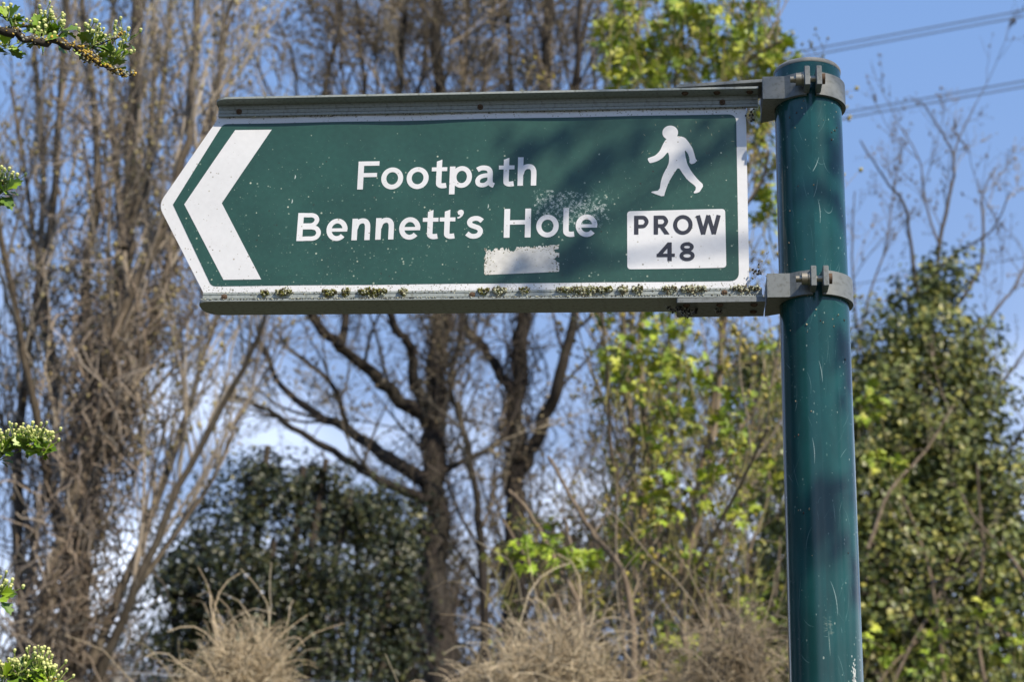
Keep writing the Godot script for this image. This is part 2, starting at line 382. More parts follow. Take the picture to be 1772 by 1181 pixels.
const MAPLE_SMALL := [
	[0.49, 4.55, -6.77],
	[0.09, 3.38, -6.18],
	[0.78, 3.65, -5.86],
	[0.31, 4.1, -6.28],
	[0.34, 3.03, -5.89],
	[0.42, 4.16, -6.78],
	[0.8, 2.95, -6.34],
	[0.45, 4.31, -6.6],
	[0.45, 4.26, -5.8],
	[0.18, 3.23, -6.68],
	[0.22, 2.97, -5.99],
	[0.67, 2.92, -6.35],
	[0.68, 3.61, -5.61],
	[0.47, 3.3, -5.82],
	[0.35, 3.71, -5.63],
	[0.33, 3.73, -6.17],
	[0.75, 3.87, -6.78],
	[0.79, 2.83, -6.43],
	[0.69, 3.55, -6.56],
	[0.4, 3.41, -6.42],
	[0.46, 3.78, -5.69],
	[0.15, 3.81, -6.3],
	[0.69, 3.12, -5.97],
	[0.92, 4.03, -6.46],
	[0.14, 3.11, -6.4],
	[0.91, 2.88, -6.42],
	[0.8, 3.14, -6.33],
	[0.28, 3.6, -6.68],
	[0.28, 2.71, -6.25],
	[0.4, 4.41, -6.07],
	[0.26, 3.35, -6.68],
	[0.83, 3.31, -6.06],
	[0.17, 3.2, -6.26],
	[0.75, 3.89, -6.66],
	[0.23, 3.8, -5.92],
	[0.55, 2.78, -5.8],
	[0.57, 3.01, -5.87],
	[0.14, 3.49, -6.6],
	[0.8, 3.12, -6.1],
	[0.48, 3.59, -6.69],
	[0.34, 3.96, -6.33],
	[0.83, 3.95, -5.64],
	[0.18, 3.44, -6.32],
	[0.23, 4.13, -6.31],
	[0.66, 3.25, -6.48],
	[0.14, 3.64, -6.6],
	[0.97, 3.99, -6.62],
	[0.58, 2.74, -5.88],
	[0.66, 2.93, -6.17],
	[0.12, 3.96, -5.79],
	[0.15, 4.21, -6.34],
	[0.18, 3.12, -6.48],
	[0.8, 3.05, -6.46],
	[0.87, 2.76, -6.35],
	[0.84, 4.12, -5.72],
	[0.11, 4.01, -6.05],
	[0.49, 3.27, -6.49],
	[0.14, 3.71, -6.25],
	[0.4, 4.27, -6.32],
	[0.39, 3.2, -6.2],
	[0.8, 2.69, -5.69],
	[0.68, 3.1, -5.96],
	[0.16, 3.52, -6.02],
	[0.68, 2.78, -6.06],
	[0.34, 3.58, -6.44],
	[0.71, 3.35, -5.96],
	[0.36, 2.92, -6.22],
	[0.09, 3.59, -5.88],
	[0.62, 4.24, -5.92],
	[0.19, 3.7, -6.78],
	[0.59, 3.87, -6.72],
	[0.17, 3.88, -6.57],
	[0.06, 3.02, -6.03],
	[0.07, 3.96, -6.15],
	[0.35, 3.38, -5.66],
	[0.25, 2.69, -6.13],
	[0.45, 4.21, -5.94],
	[0.89, 3.21, -6.21],
	[0.13, 3.8, -6.53],
	[0.49, 3.47, -6.68],
	[0.55, 3.18, -5.64],
	[0.08, 3.03, -6.1],
	[0.88, 3.05, -6.7],
	[0.42, 2.7, -6.51],
	[0.9, 4.29, -6.54],
	[0.48, 2.79, -6.79],
	[0.23, 3.6, -5.92],
	[0.5, 3.98, -6.4],
	[0.17, 4.12, -6.15],
	[0.16, 3.86, -6.68],
	[0.76, 3.92, -5.62],
	[0.78, 2.75, -6.32],
	[0.22, 4.15, -6.7],
	[0.84, 4.28, -5.82],
	[0.47, 4.04, -6.5],
	[0.34, 5.74, -5.85],
	[0.53, 5.91, -6.4],
	[0.11, 6.38, -6.34],
	[0.37, 6.15, -6.18],
	[0.54, 5.68, -5.94],
	[0.57, 6.25, -6.24],
	[0.72, 6.3, -6.18],
	[0.73, 6.54, -6.47],
	[0.43, 6.14, -6.31],
	[0.78, 6.36, -6.2],
	[0.04, 6.06, -6.05],
	[0.03, 6.16, -6.15],
	[0.62, 5.77, -6.07],
	[0.57, 6.19, -6.64],
	[0.89, 5.71, -6],
	[0.15, 5.61, -5.78],
	[0.45, 5.96, -6.23],
	[0.37, 5.73, -6],
	[0.5, 5.71, -5.84],
	[0.36, 6.12, -6.27],
	[0.18, 5.86, -5.76],
	[0.08, 5.97, -5.84],
	[0.91, 6.11, -5.98],
	[0.73, 5.83, -5.96],
	[0.79, 5.96, -6.09],
	[0.59, 6.11, -5.96],
	[0.92, 6.35, -6.6],
	[0.15, 6.04, -5.75],
	[0.66, 5.79, -5.71],
	[0.06, 5.88, -6.19],
	[0.87, 6.42, -6.29],
	[0.13, 6, -6.31],
	[0.66, 6.5, -6.65],
	[0.13, 6.44, -6.38],
	[0.1, 6.31, -6.16],
	[0.66, 5.97, -6.42],
	[0.1, 6.17, -6.54],
	[0.12, 5.8, -5.96],
	[0.32, 6.52, -6.46],
	[0.5, 5.83, -6.17],
	[-0.4, 3.35, -6.46],
	[0.1, 3.34, -6.29],
	[-0.27, 3.51, -6.62],
	[-0.1, 2.98, -6.38],
	[-0.4, 3.2, -6.89],
	[-0.19, 3.17, -7.11],
	[-0.4, 3.36, -6.69],
	[-0.14, 2.83, -6.76],
	[-0.05, 3.29, -6.98],
	[0.03, 3.27, -6.31],
	[-0.32, 3.36, -7.09],
	[-0.32, 3.07, -6.84],
	[0.14, 3.56, -6.97],
	[-0.28, 3.53, -6.83],
	[0.03, 3.02, -6.25],
	[0.15, 3.3, -6.84],
	[-0.03, 3.35, -6.61],
	[-0.29, 3.42, -6.26],
	[-0.01, 3.31, -7.07],
	[-0.46, 3.26, -6.38],
	[0.14, 2.98, -7.1],
	[-0.17, 3.49, -6.62],
	[-0.36, 3.58, -6.76],
	[-0.31, 3.5, -6.71],
	[0.11, 2.78, -6.67],
	[-0.42, 2.87, -6.32],
	[-0.14, 3.63, -7.19],
	[-0.15, 3.17, -6.47],
	[-0.13, 2.75, -6.63],
	[-0.36, 3.22, -7.12],
]
const SHRUB_CLUMPS := [
	[-0.32, 3.13, -5.4],
	[-0.27, 3.11, -5.4],
	[-0.2, 3.17, -5.5],
	[-0.16, 3.14, -5.5],
	[-0.07, 3.14, -5.6],
	[-0.03, 3.1, -5.6],
	[-0.11, 3.08, -5.5],
	[-0, 3.14, -5.6],
	[-0.34, 3.08, -5.4],
	[-0.23, 3.08, -5.4],
]
const POWER_LINES := [
	[-0.75, 46.57, -90, 34.72, 50.9, -82],
	[-0.74, 46.2, -90, 34.68, 50.54, -82],
	[5.39, 43.65, -90, 32.78, 46.17, -82],
	[5.39, 43.29, -90, 32.75, 45.82, -82],
	[18.2, 42.37, -110, 32.72, 42.54, -102],
]
const HAWTHORN_BRANCHES := [
	[0.0085, 0.0012, -1.329, 2.762, 0.1, -1.192, 2.731, 0.086, -1.127, 2.72, 0.071, -1.074, 2.697, 0.057, -1.039, 2.692, 0.042, -0.996, 2.693, 0.028, -0.971, 2.686, 0.013, -0.961, 2.683, -0.001, -0.945, 2.676, -0.016, -0.933, 2.681, -0.03],
	[0.0023, 0.0012, -1.052, 2.715, 0, -1.041, 2.724, 0, -1.035, 2.735, 0],
	[0.0023, 0.0012, -0.979, 2.696, 0, -0.973, 2.706, 0, -0.965, 2.711, 0],
	[0.0017, 0.0008, -0.971, 2.689, 0, -0.979, 2.693, 0, -0.981, 2.685, 0, -0.972, 2.685, 0],
	[0.0023, 0.0012, -1.093, 2.728, 0, -1.07, 2.734, 0, -1.053, 2.733, 0],
	[0.0012, 0.0008, -0.945, 2.712, 0, -0.939, 2.723, 0, -0.934, 2.727, 0, -0.965, 2.707, 0],
	[0.0015, 0.0006, -0.949, 2.672, 0, -0.934, 2.671, 0, -0.92, 2.664, 0, -0.912, 2.668, 0],
	[0.0054, 0.0015, -1.368, 2.525, -0.1, -1.202, 2.538, -0.1, -1.123, 2.542, -0.1, -1.097, 2.545, -0.1],
	[0.0062, 0.0015, -1.377, 2.209, -0.25, -1.199, 2.186, -0.237, -1.132, 2.194, -0.225, -1.073, 2.197, -0.212, -1.046, 2.192, -0.2],
	[0.0054, 0.0015, -1.282, 1.957, -0.1, -1.129, 1.976, -0.1, -1.045, 1.986, -0.1],
	[0.0069, 0.0015, -1.356, 1.82, -0.35, -1.188, 1.863, -0.337, -1.122, 1.875, -0.325, -1.055, 1.883, -0.312, -1.013, 1.891, -0.3],
]
const BLOSSOM := [
	[-1.093, 2.758, 0],
	[-1.114, 2.769, 0],
	[-1.083, 2.747, 0],
	[-1.045, 2.756, 0],
	[-1.039, 2.749, 0],
	[-1.047, 2.741, 0],
	[-1.027, 2.74, 0],
	[-1.022, 2.744, 0],
	[-0.98, 2.731, 0],
	[-0.971, 2.726, 0],
	[-0.96, 2.724, 0],
	[-0.956, 2.719, -0.02],
	[-0.946, 2.713, -0.02],
	[-0.949, 2.707, -0.02],
	[-0.942, 2.718, -0.02],
	[-0.939, 2.745, -0.02],
	[-1.033, 2.715, 0.03],
	[-1.085, 2.708, 0.02],
	[-1.086, 2.723, -0.02],
	[-1.102, 2.558, -0.1],
	[-1.105, 2.548, -0.1],
	[-1.096, 2.552, -0.1],
	[-1.113, 2.562, -0.1],
	[-1.094, 2.213, -0.2],
	[-1.088, 2.204, -0.2],
	[-1.072, 2.216, -0.2],
	[-1.062, 2.214, -0.2],
	[-1.051, 2.214, -0.2],
	[-1.044, 2.217, -0.2],
	[-1.035, 2.213, -0.2],
	[-1.029, 2.209, -0.2],
	[-1.056, 2.206, -0.2],
	[-1.089, 2.194, -0.2],
	[-1.038, 2.203, -0.2],
	[-1.044, 1.993, -0.1],
	[-1.039, 1.987, -0.1],
	[-1.046, 1.984, -0.1],
	[-1.081, 1.91, -0.3],
	[-1.072, 1.907, -0.3],
	[-1.055, 1.912, -0.3],
	[-1.048, 1.916, -0.3],
	[-1.039, 1.922, -0.3],
	[-1.032, 1.918, -0.3],
	[-1.022, 1.912, -0.3],
	[-1.016, 1.906, -0.3],
	[-1.061, 1.897, -0.3],
	[-1.073, 1.891, -0.3],
	[-1.04, 1.902, -0.3],
	[-1.025, 1.896, -0.3],
	[-1.049, 1.892, -0.3],
	[-1.013, 1.894, -0.3],
	[-1.08, 1.885, -0.3],
]
const WALKER := [-186.4, 89, -191.7, 84.5, -195.4, 77.6, -199.1, 68.4, -205.5, 61.6, -213.4, 58.9, -215.5, 57.7, -215.2, 54.9, -212.8, 50.8, -210.7, 51, -202.3, 53.5, -194.9, 58.5, -188.4, 67.1, -186.7, 60.1, -187.1, 50.9, -189.2, 45.2, -194, 36.1, -197.6, 25.9, -199.8, 10.8, -210.8, 9.2, -210.2, 7.6, -194.1, 1, -191.9, 9.9, -187.7, 22.3, -181.4, 33.6, -174.5, 44.4, -168.8, 34.6, -162.6, 25.3, -151.2, 15.5, -151.8, 10.4, -154.4, 7.6, -153.9, 5.6, -149.2, 6.4, -146.1, 8, -140.8, 17.6, -149.1, 26.2, -157.3, 37.8, -162.5, 48.2, -165, 59.7, -166, 70.1, -161.3, 63.1, -159.3, 56.2, -159.8, 50.4, -157.2, 48.3, -152.5, 49.7, -149.3, 53.7, -151.4, 56, -152.9, 63, -155.5, 72.2, -160.1, 80.4, -165.4, 87.5, -170.6, 89.5, -178, 90]


var rng := RandomNumberGenerator.new()
var M := {}
var used_names := {}


# ---------------------------------------------------------------- geometry collector
class Geo:
	var v := PackedVector3Array()
	var n := PackedVector3Array()
	var c := PackedColorArray()
	var t := PackedVector2Array()
	var i := PackedInt32Array()

	func tri(a: Vector3, b: Vector3, d: Vector3, col: Color) -> void:
		var nn := (d - a).cross(b - a).normalized()
		var k := v.size()
		v.append(a); v.append(b); v.append(d)
		for q in 3:
			n.append(nn); c.append(col); t.append(Vector2.ZERO)
		i.append(k); i.append(k + 1); i.append(k + 2)

	func quad(a: Vector3, b: Vector3, d: Vector3, e: Vector3, col: Color) -> void:
		tri(a, b, d, col)
		tri(a, d, e, col)

	func tube(p: PackedVector3Array, r: PackedFloat32Array, sides: int, col: Color, col2 = null, cap := false) -> void:
		var m := p.size()
		if m < 2:
			return
		var tan := (p[1] - p[0]).normalized()
		var side := tan.cross(Vector3(0.31, 0.17, 0.93)).normalized()
		var start := v.size()
		var last: Color = col if col2 == null else col2
		for k in m:
			if k > 0:
				tan = (p[min(k + 1, m - 1)] - p[k - 1]).normalized()
			side = (side - tan * side.dot(tan)).normalized()
			var up := tan.cross(side)
			var cc := col.lerp(last, float(k) / (m - 1))
			for s in sides:
				var a := TAU * s / sides
				var d := side * cos(a) + up * sin(a)
				v.append(p[k] + d * r[k]); n.append(d); c.append(cc)
				t.append(Vector2(float(s) / sides, float(k) / (m - 1)))
		for k in m - 1:
			for s in sides:
				var a0 := start + k * sides + s
				var a1 := start + k * sides + (s + 1) % sides
				i.append(a0); i.append(a0 + sides); i.append(a1)
				i.append(a1); i.append(a0 + sides); i.append(a1 + sides)
		if cap:
			for e in [0, m - 1]:
				var k0: int = start + e * sides
				var dir: Vector3 = (p[0] - p[1]).normalized() if e == 0 else (p[m - 1] - p[m - 2]).normalized()
				var base := v.size()
				v.append(p[e]); n.append(dir); c.append(last); t.append(Vector2.ZERO)
				for s in sides:
					v.append(v[k0 + s]); n.append(dir); c.append(last); t.append(Vector2.ZERO)
				for s in sides:
					var one := base + 1 + s
					var two := base + 1 + (s + 1) % sides
					i.append(base); i.append(one if e == 0 else two); i.append(two if e == 0 else one)

	func lump(at: Vector3, r: Vector3, col: Color, rg: RandomNumberGenerator) -> void:
		# a small knobbly octahedron
		var d := [Vector3.RIGHT, Vector3.UP, Vector3.BACK, Vector3.LEFT, Vector3.DOWN, Vector3.FORWARD]
		var turn := Basis.from_euler(Vector3(rg.randf() * TAU, rg.randf() * TAU, rg.randf() * TAU))
		var k := v.size()
		for q in 6:
			var w: Vector3 = turn * d[q]
			v.append(at + w * r * rg.randf_range(0.75, 1.25)); n.append(w); c.append(col); t.append(Vector2.ZERO)
		for f in [[0, 1, 2], [2, 1, 3], [3, 1, 5], [5, 1, 0], [0, 2, 4], [2, 3, 4], [3, 5, 4], [5, 0, 4]]:
			i.append(k + f[0]); i.append(k + f[2]); i.append(k + f[1])

	func ball(at: Vector3, r: float, col: Color, stretch := Vector3.ONE) -> void:
		var k := v.size()
		for a in 5:
			for b in 8:
				var th := PI * a / 4.0
				var ph := TAU * b / 8.0
				var d := Vector3(sin(th) * cos(ph), cos(th), sin(th) * sin(ph))
				v.append(at + d * r * stretch); n.append(d); c.append(col); t.append(Vector2.ZERO)
		for a in 4:
			for b in 8:
				var q := k + a * 8 + b
				var w := k + a * 8 + (b + 1) % 8
				i.append(q); i.append(q + 8); i.append(w)
				i.append(w); i.append(q + 8); i.append(w + 8)

	func box(lo: Vector3, hi: Vector3, col := Color.WHITE, bevel := 0.0) -> void:
		# a box with chamfered edges
		var b: float = min(bevel, min(hi.x - lo.x, min(hi.y - lo.y, hi.z - lo.z)) * 0.45)
		var ctr := (lo + hi) / 2.0
		var h := (hi - lo) / 2.0
		if b <= 0.0:
			b = 0.00005
		for ax in 3:
			for sg in [-1.0, 1.0]:
				var f := PackedVector3Array()
				for q in [[-1, -1], [1, -1], [1, 1], [-1, 1]]:
					var w := Vector3.ZERO
					w[ax] = sg * h[ax]
					w[(ax + 1) % 3] = q[0] * (h[(ax + 1) % 3] - b)
					w[(ax + 2) % 3] = q[1] * (h[(ax + 2) % 3] - b)
					f.append(ctr + w)
				if sg > 0:
					f.reverse()
				quad(f[0], f[1], f[2], f[3], col)
		for ax in 3:
			var y := (ax + 1) % 3
			var z := (ax + 2) % 3
			for s1 in [-1.0, 1.0]:
				for s2 in [-1.0, 1.0]:
					var f := PackedVector3Array()
					for q in [[-1, 0], [1, 0], [1, 1], [-1, 1]]:
						var w := Vector3.ZERO
						w[ax] = q[0] * (h[ax] - b)
						w[y] = s1 * (h[y] - (b if q[1] == 1 else 0.0))
						w[z] = s2 * (h[z] - (0.0 if q[1] == 1 else b))
						f.append(ctr + w)
					if s1 * s2 > 0:
						f.reverse()
					quad(f[0], f[1], f[2], f[3], col)

	func mesh() -> ArrayMesh:
		var a := []
		a.resize(Mesh.ARRAY_MAX)
		a[Mesh.ARRAY_VERTEX] = v
		a[Mesh.ARRAY_NORMAL] = n
		a[Mesh.ARRAY_COLOR] = c
		a[Mesh.ARRAY_TEX_UV] = t
		a[Mesh.ARRAY_INDEX] = i
		var m := ArrayMesh.new()
		m.add_surface_from_arrays(Mesh.PRIMITIVE_TRIANGLES, a)
		return m


# ---------------------------------------------------------------- scene helpers
func part(called: String, g, mat: Material, parent: Node, label := "", kind := "") -> MeshInstance3D:
	var o := MeshInstance3D.new()
	o.name = called
	o.mesh = g.mesh() if g is Geo else g
	o.material_override = mat
	parent.add_child(o, true)
	if label:
		o.set_meta("label", label)
	if kind:
		o.set_meta("kind", kind)
	return o


func numbered(called: String) -> String:
	var k: int = used_names.get(called, 0)
	used_names[called] = k + 1
	return called if k == 0 else "%s_%03d" % [called, k]


func thing(called: String, label: String, category: String, at := Vector3.ZERO, group := "") -> Node3D:
	var o := Node3D.new()
	o.name = numbered(called)
	add_child(o)
	o.position = at
	o.set_meta("label", label)
	o.set_meta("category", category)
	if group:
		o.set_meta("group", group)
	return o


func lin(r: float, g: float, b: float) -> Color:
	return Color(r, g, b).linear_to_srgb()


func plain(col: Color, rough := 0.7, vertex := false) -> StandardMaterial3D:
	var m := StandardMaterial3D.new()
	m.albedo_color = col
	m.roughness = rough
	m.vertex_color_use_as_albedo = vertex
	return m


func copies(called: String, mesh: Mesh, mat: Material, xf: Array, cols: PackedColorArray, parent: Node, kind := "stuff") -> void:
	if xf.is_empty():
		return
	var mm := MultiMesh.new()
	mm.transform_format = MultiMesh.TRANSFORM_3D
	mm.use_colors = true
	mm.mesh = mesh
	mm.instance_count = xf.size()
	for k in xf.size():
		mm.set_instance_transform(k, xf[k])
		mm.set_instance_color(k, cols[k])
	var o := MultiMeshInstance3D.new()
	o.name = called
	o.multimesh = mm
	o.material_override = mat
	parent.add_child(o, true)
	o.set_meta("kind", kind)


func noise_at(seed_: int, freq: float, octaves := 3) -> FastNoiseLite:
	var n := FastNoiseLite.new()
	n.seed = seed_
	n.frequency = freq
	n.noise_type = FastNoiseLite.TYPE_SIMPLEX_SMOOTH
	n.fractal_octaves = octaves
	return n


func rand_dir() -> Vector3:
	var d := Vector3(rng.randfn(), rng.randfn(), rng.randfn())
	return d.normalized() if d.length() > 0.01 else Vector3.UP


func catmull(p: PackedVector3Array, per: int) -> PackedVector3Array:
	var out := PackedVector3Array()
	for k in p.size() - 1:
		var a: Vector3 = p[max(k - 1, 0)]
		var d: Vector3 = p[min(k + 2, p.size() - 1)]
		for s in per:
			out.append(p[k].cubic_interpolate(p[k + 1], a, d, float(s) / per))
	out.append(p[p.size() - 1])
	return out


func smooth2(p: PackedVector2Array, per := 6) -> PackedVector2Array:
	var out := PackedVector2Array()
	for k in p.size() - 1:
		var a: Vector2 = p[max(k - 1, 0)]
		var d: Vector2 = p[min(k + 2, p.size() - 1)]
		for s in per:
			out.append(p[k].cubic_interpolate(p[k + 1], a, d, float(s) / per))
	out.append(p[p.size() - 1])
	return out


# ---------------------------------------------------------------- setting: camera, sky, sun
func make_view() -> void:
	var cam := Camera3D.new()
	cam.name = "camera"
	add_child(cam)
	var roll := Basis(Vector3(0, 0, 1), 0.02597)
	var pitch := Basis(Vector3(1, 0, 0), 0.31842)
	cam.transform = Transform3D(pitch * roll, Vector3(-0.39096, 1.6, 2.12105))
	cam.fov = 22.28
	cam.near = 0.05
	cam.far = 2000.0
	var lens := CameraAttributesPhysical.new()
	lens.frustum_focal_length = 60.97
	lens.frustum_focus_distance = 2.33
	lens.exposure_aperture = 8.2
	lens.frustum_near = 0.05
	lens.frustum_far = 2000.0
	cam.attributes = lens

	var sky_mat := ProceduralSkyMaterial.new()
	sky_mat.sky_top_color = lin(0.165, 0.312, 0.635)
	sky_mat.sky_horizon_color = lin(0.60, 0.69, 0.85)
	sky_mat.sky_curve = 0.15
	sky_mat.ground_horizon_color = lin(0.3, 0.3, 0.26)
	sky_mat.ground_bottom_color = lin(0.10, 0.10, 0.07)
	sky_mat.sun_angle_max = 8.0
	sky_mat.sky_cover = thin_cloud()
	sky_mat.sky_cover_modulate = Color(1, 1, 1, 0.8)
	var sky := Sky.new()
	sky.sky_material = sky_mat
	var env := Environment.new()
	env.background_mode = Environment.BG_SKY
	env.sky = sky
	env.tonemap_mode = Environment.TONE_MAPPER_LINEAR
	env.tonemap_exposure = 1.2
	env.sdfgi_enabled = true
	env.ssao_enabled = true
	env.ssil_enabled = true
	var world := WorldEnvironment.new()
	world.name = "world_environment"
	world.environment = env
	add_child(world)

	var sun := DirectionalLight3D.new()
	sun.name = "sun"
	add_child(sun)
	sun.look_at_from_position(SUN_DIR * 20.0, Vector3.ZERO)
	sun.light_color = Color(1.0, 0.95, 0.865)
	sun.light_energy = 1.55
	sun.light_angular_distance = 0.5
	sun.shadow_enabled = true


func thin_cloud() -> ImageTexture:
	# veils of thin low cloud, the same all the way round the horizon
	var w := 768
	var h := 384
	var im := Image.create(w, h, false, Image.FORMAT_RGBA8)
	im.fill(Color(1, 1, 1, 0))
	var n := noise_at(21, 2.3, 5)
	for y in range(int(h * 0.36), h / 2 + 4):
		var el := (0.5 - (y + 0.5) / h) * PI
		for x in w:
			var az := TAU * x / w
			var d := Vector3(cos(az) * cos(el), sin(el) * 2.6, sin(az) * cos(el))
			var a := smoothstep(-0.2, 0.5, n.get_noise_3dv(d * 1.6))
			a *= smoothstep(deg_to_rad(22.0), deg_to_rad(9.0), el)
			im.set_pixel(x, y, Color(1, 1, 1, a))
	return ImageTexture.create_from_image(im)


func bark_texture(seed_: int) -> NoiseTexture2D:
	var t := NoiseTexture2D.new()
	t.width = 256
	t.height = 256
	t.seamless = true
	t.noise = noise_at(seed_, 0.03, 4)
	var g := Gradient.new()
	g.set_color(0, Color(0.55, 0.53, 0.5))
	g.set_color(1, Color(1, 1, 1))
	t.color_ramp = g
	return t


func make_materials() -> void:
	var bark := plain(Color.WHITE, 0.9, true)
	bark.albedo_texture = bark_texture(3)
	bark.uv1_triplanar = true
	bark.uv1_world_triplanar = true
	bark.uv1_scale = Vector3(3.0, 1.2, 3.0)
	M.bark = bark
	M.twig = plain(Color.WHITE, 0.85, true)
	var leaf := plain(Color.WHITE, 0.5, true)
	leaf.backlight = lin(0.55, 0.62, 0.2)
	leaf.cull_mode = BaseMaterial3D.CULL_DISABLED
	M.leaf = leaf
	var ivy := plain(Color.WHITE, 0.42, true)
	ivy.cull_mode = BaseMaterial3D.CULL_DISABLED
	ivy.metallic_specular = 0.45
	ivy.backlight = lin(0.1, 0.12, 0.03)
	M.ivy = ivy
	M.bud = plain(Color.WHITE, 0.6, true)
	M.grime = plain(Color.WHITE, 0.95, true)
	M.cable = plain(lin(0.10, 0.11, 0.12), 0.6)


# ---------------------------------------------------------------- trees
func read_limb(a: Array) -> Dictionary:
	var p := PackedVector3Array()
	var k := 2
	while k < a.size():
		p.append(Vector3(a[k], a[k + 1], a[k + 2]))
		k += 3
	var fine := catmull(p, 5)
	for q in range(1, fine.size()):
		fine[q] += rand_dir() * a[0] * 0.28
	var r := PackedFloat32Array()
	for q in fine.size():
		var s := float(q) / (fine.size() - 1)
		r.append(lerpf(a[0], a[1], pow(s, 0.8)) * rng.randf_range(0.93, 1.07))
	return {"p": fine, "r": r}


func tone(base: Color, spread: float) -> Color:
	var k := 1.0 + rng.randf_range(-spread, spread)
	if spread > 0.4 and rng.randf() < 0.3:
		k *= 0.45
	var w := rng.randf_range(-0.12, 0.12) * spread
	return Color(base.r * (k + w), base.g * k, base.b * (k - w))


# one spray of twigs, one unit long, growing along +y
func spray(seed_: int, side_shoots: int, thick: float, buds: int, bud_col: Color, curl: float, bark_col: Color) -> ArrayMesh:
	var keep := rng.state
	rng.seed = seed_
	var g := Geo.new()
	var bud_points := []
	var stem := PackedVector3Array([Vector3.ZERO])
	var d := Vector3(rng.randfn() * 0.15, 1, rng.randfn() * 0.15).normalized()
	var seg := 7
	for k in seg:
		stem.append(stem[k] + d / seg)
		d = (d + rand_dir() * curl).normalized()
	var rr := PackedFloat32Array()
	for k in seg + 1:
		rr.append(lerpf(thick, thick * 0.28, float(k) / seg))
	g.tube(stem, rr, 4, bark_col)
	bud_points.append(stem[seg])
	for s in side_shoots:
		var t := rng.randf_range(0.12, 0.92)
		var at: Vector3 = stem[int(t * seg)].lerp(stem[min(int(t * seg) + 1, seg)], fmod(t * seg, 1.0))
		var out := (rand_dir() * Vector3(1, 0.4, 1)).normalized()
		var dd := (out * 0.75 + Vector3.UP * 0.8).normalized()
		var len := rng.randf_range(0.22, 0.5) * (1.15 - t * 0.6)
		var p := PackedVector3Array([at])
		for k in 4:
			p.append(p[k] + dd * len / 4.0)
			dd = (dd + rand_dir() * curl + Vector3.UP * 0.08).normalized()
			if k > 0:
				bud_points.append(p[k] + rand_dir() * 0.006)
		bud_points.append(p[4])
		g.tube(p, PackedFloat32Array([thick * 0.5, thick * 0.44, thick * 0.38, thick * 0.3, thick * 0.2]), 3, bark_col)
		if rng.randf() < 0.75:
			var q := PackedVector3Array([p[2]])
			var e := (dd + rand_dir() * 0.7).normalized()
			for k in 3:
				q.append(q[k] + e * len / 6.0)
				e = (e + rand_dir() * curl).normalized()
			g.tube(q, PackedFloat32Array([thick * 0.34, thick * 0.3, thick * 0.24, thick * 0.15]), 3, bark_col)
			bud_points.append(q[3])
	for b in buds:
		var at: Vector3 = bud_points[rng.randi() % bud_points.size()]
		g.lump(at + rand_dir() * 0.008, Vector3(0.010, 0.016, 0.010) * rng.randf_range(0.7, 1.7), tone(bud_col, 0.3), rng)
	rng.state = keep
	return g.mesh()


func scatter_twigs(root: Node3D, limbs: Array, sprays: Array, per_metre: float, len_lo: float, len_hi: float, spread: float, base: Color, from := 0.15, rise := 0.7, low := 1.2) -> void:
	var xf := []
	var cols := []
	for s in sprays:
		xf.append([])
		cols.append(PackedColorArray())
	for l in limbs:
		var p: PackedVector3Array = l.p
		for k in p.size() - 1:
			var s := float(k) / (p.size() - 1)
			if s < from:
				continue
			var seg: Vector3 = p[k + 1] - p[k]
			var count := per_metre * seg.length() * (0.6 + 0.8 * s)
			var m := int(count) + (1 if rng.randf() < fmod(count, 1.0) else 0)
			for q in m:
				var at := p[k] + seg * rng.randf()
				if at.y < low:
					continue
				var d := (seg.normalized() * 0.5 + rand_dir() * spread + Vector3.UP * rise).normalized()
				var length := rng.randf_range(len_lo, len_hi)
				var side := d.cross(rand_dir()).normalized()
				var b := Basis(side, d, side.cross(d)) * length
				var w := rng.randi() % sprays.size()
				xf[w].append(Transform3D(b, at))
				cols[w].append(tone(base, 0.45))
	for w in sprays.size():
		copies("twigs", sprays[w], M.twig, xf[w], cols[w], root)


# thinner branches that leave the limbs; returned as limbs so that twigs can grow on them
func side_branches(root: Node3D, limbs: Array, per_metre: float, len_lo: float, len_hi: float, rise: float, base: Color, low := 2.0) -> Array:
	var g := Geo.new()
	var out := []
	for l in limbs:
		var p: PackedVector3Array = l.p
		for k in range(int(p.size() * 0.2), p.size() - 1):
			var seg: Vector3 = p[k + 1] - p[k]
			if p[k].y < low or rng.randf() > per_metre * seg.length():
				continue
			var d := (seg.normalized() * 0.6 + rand_dir() * 0.75 + Vector3.UP * rise).normalized()
			var length := rng.randf_range(len_lo, len_hi)
			var q := PackedVector3Array([p[k]])
			var r := PackedFloat32Array()
			var r0: float = min(l.r[k] * 0.5, 0.022)
			for s in 8:
				q.append(q[s] + d * length / 8.0)
				d = (d + rand_dir() * 0.16 + Vector3.UP * 0.05).normalized()
			for s in 9:
				r.append(lerpf(r0, 0.0035, s / 8.0))
			g.tube(q, r, 5, tone(base, 0.3))
			out.append({"p": q, "r": r})
	if out.size() > 0:
		part("branches", g, M.twig, root, "", "stuff")
	return out


func add_limbs(root: Node3D, data: Array, base: Color, trunk_count: int, spread := 0.2) -> Array:
	var out := []
	for k in data.size():
		var l := read_limb(data[k])
		var g := Geo.new()
		g.tube(l.p, l.r, 9 if k < trunk_count else 7, tone(base, spread), tone(base * 0.95, spread), true)
		part("trunk" if k < trunk_count else "limb", g, M.bark, root)
		out.append(l)
	return out


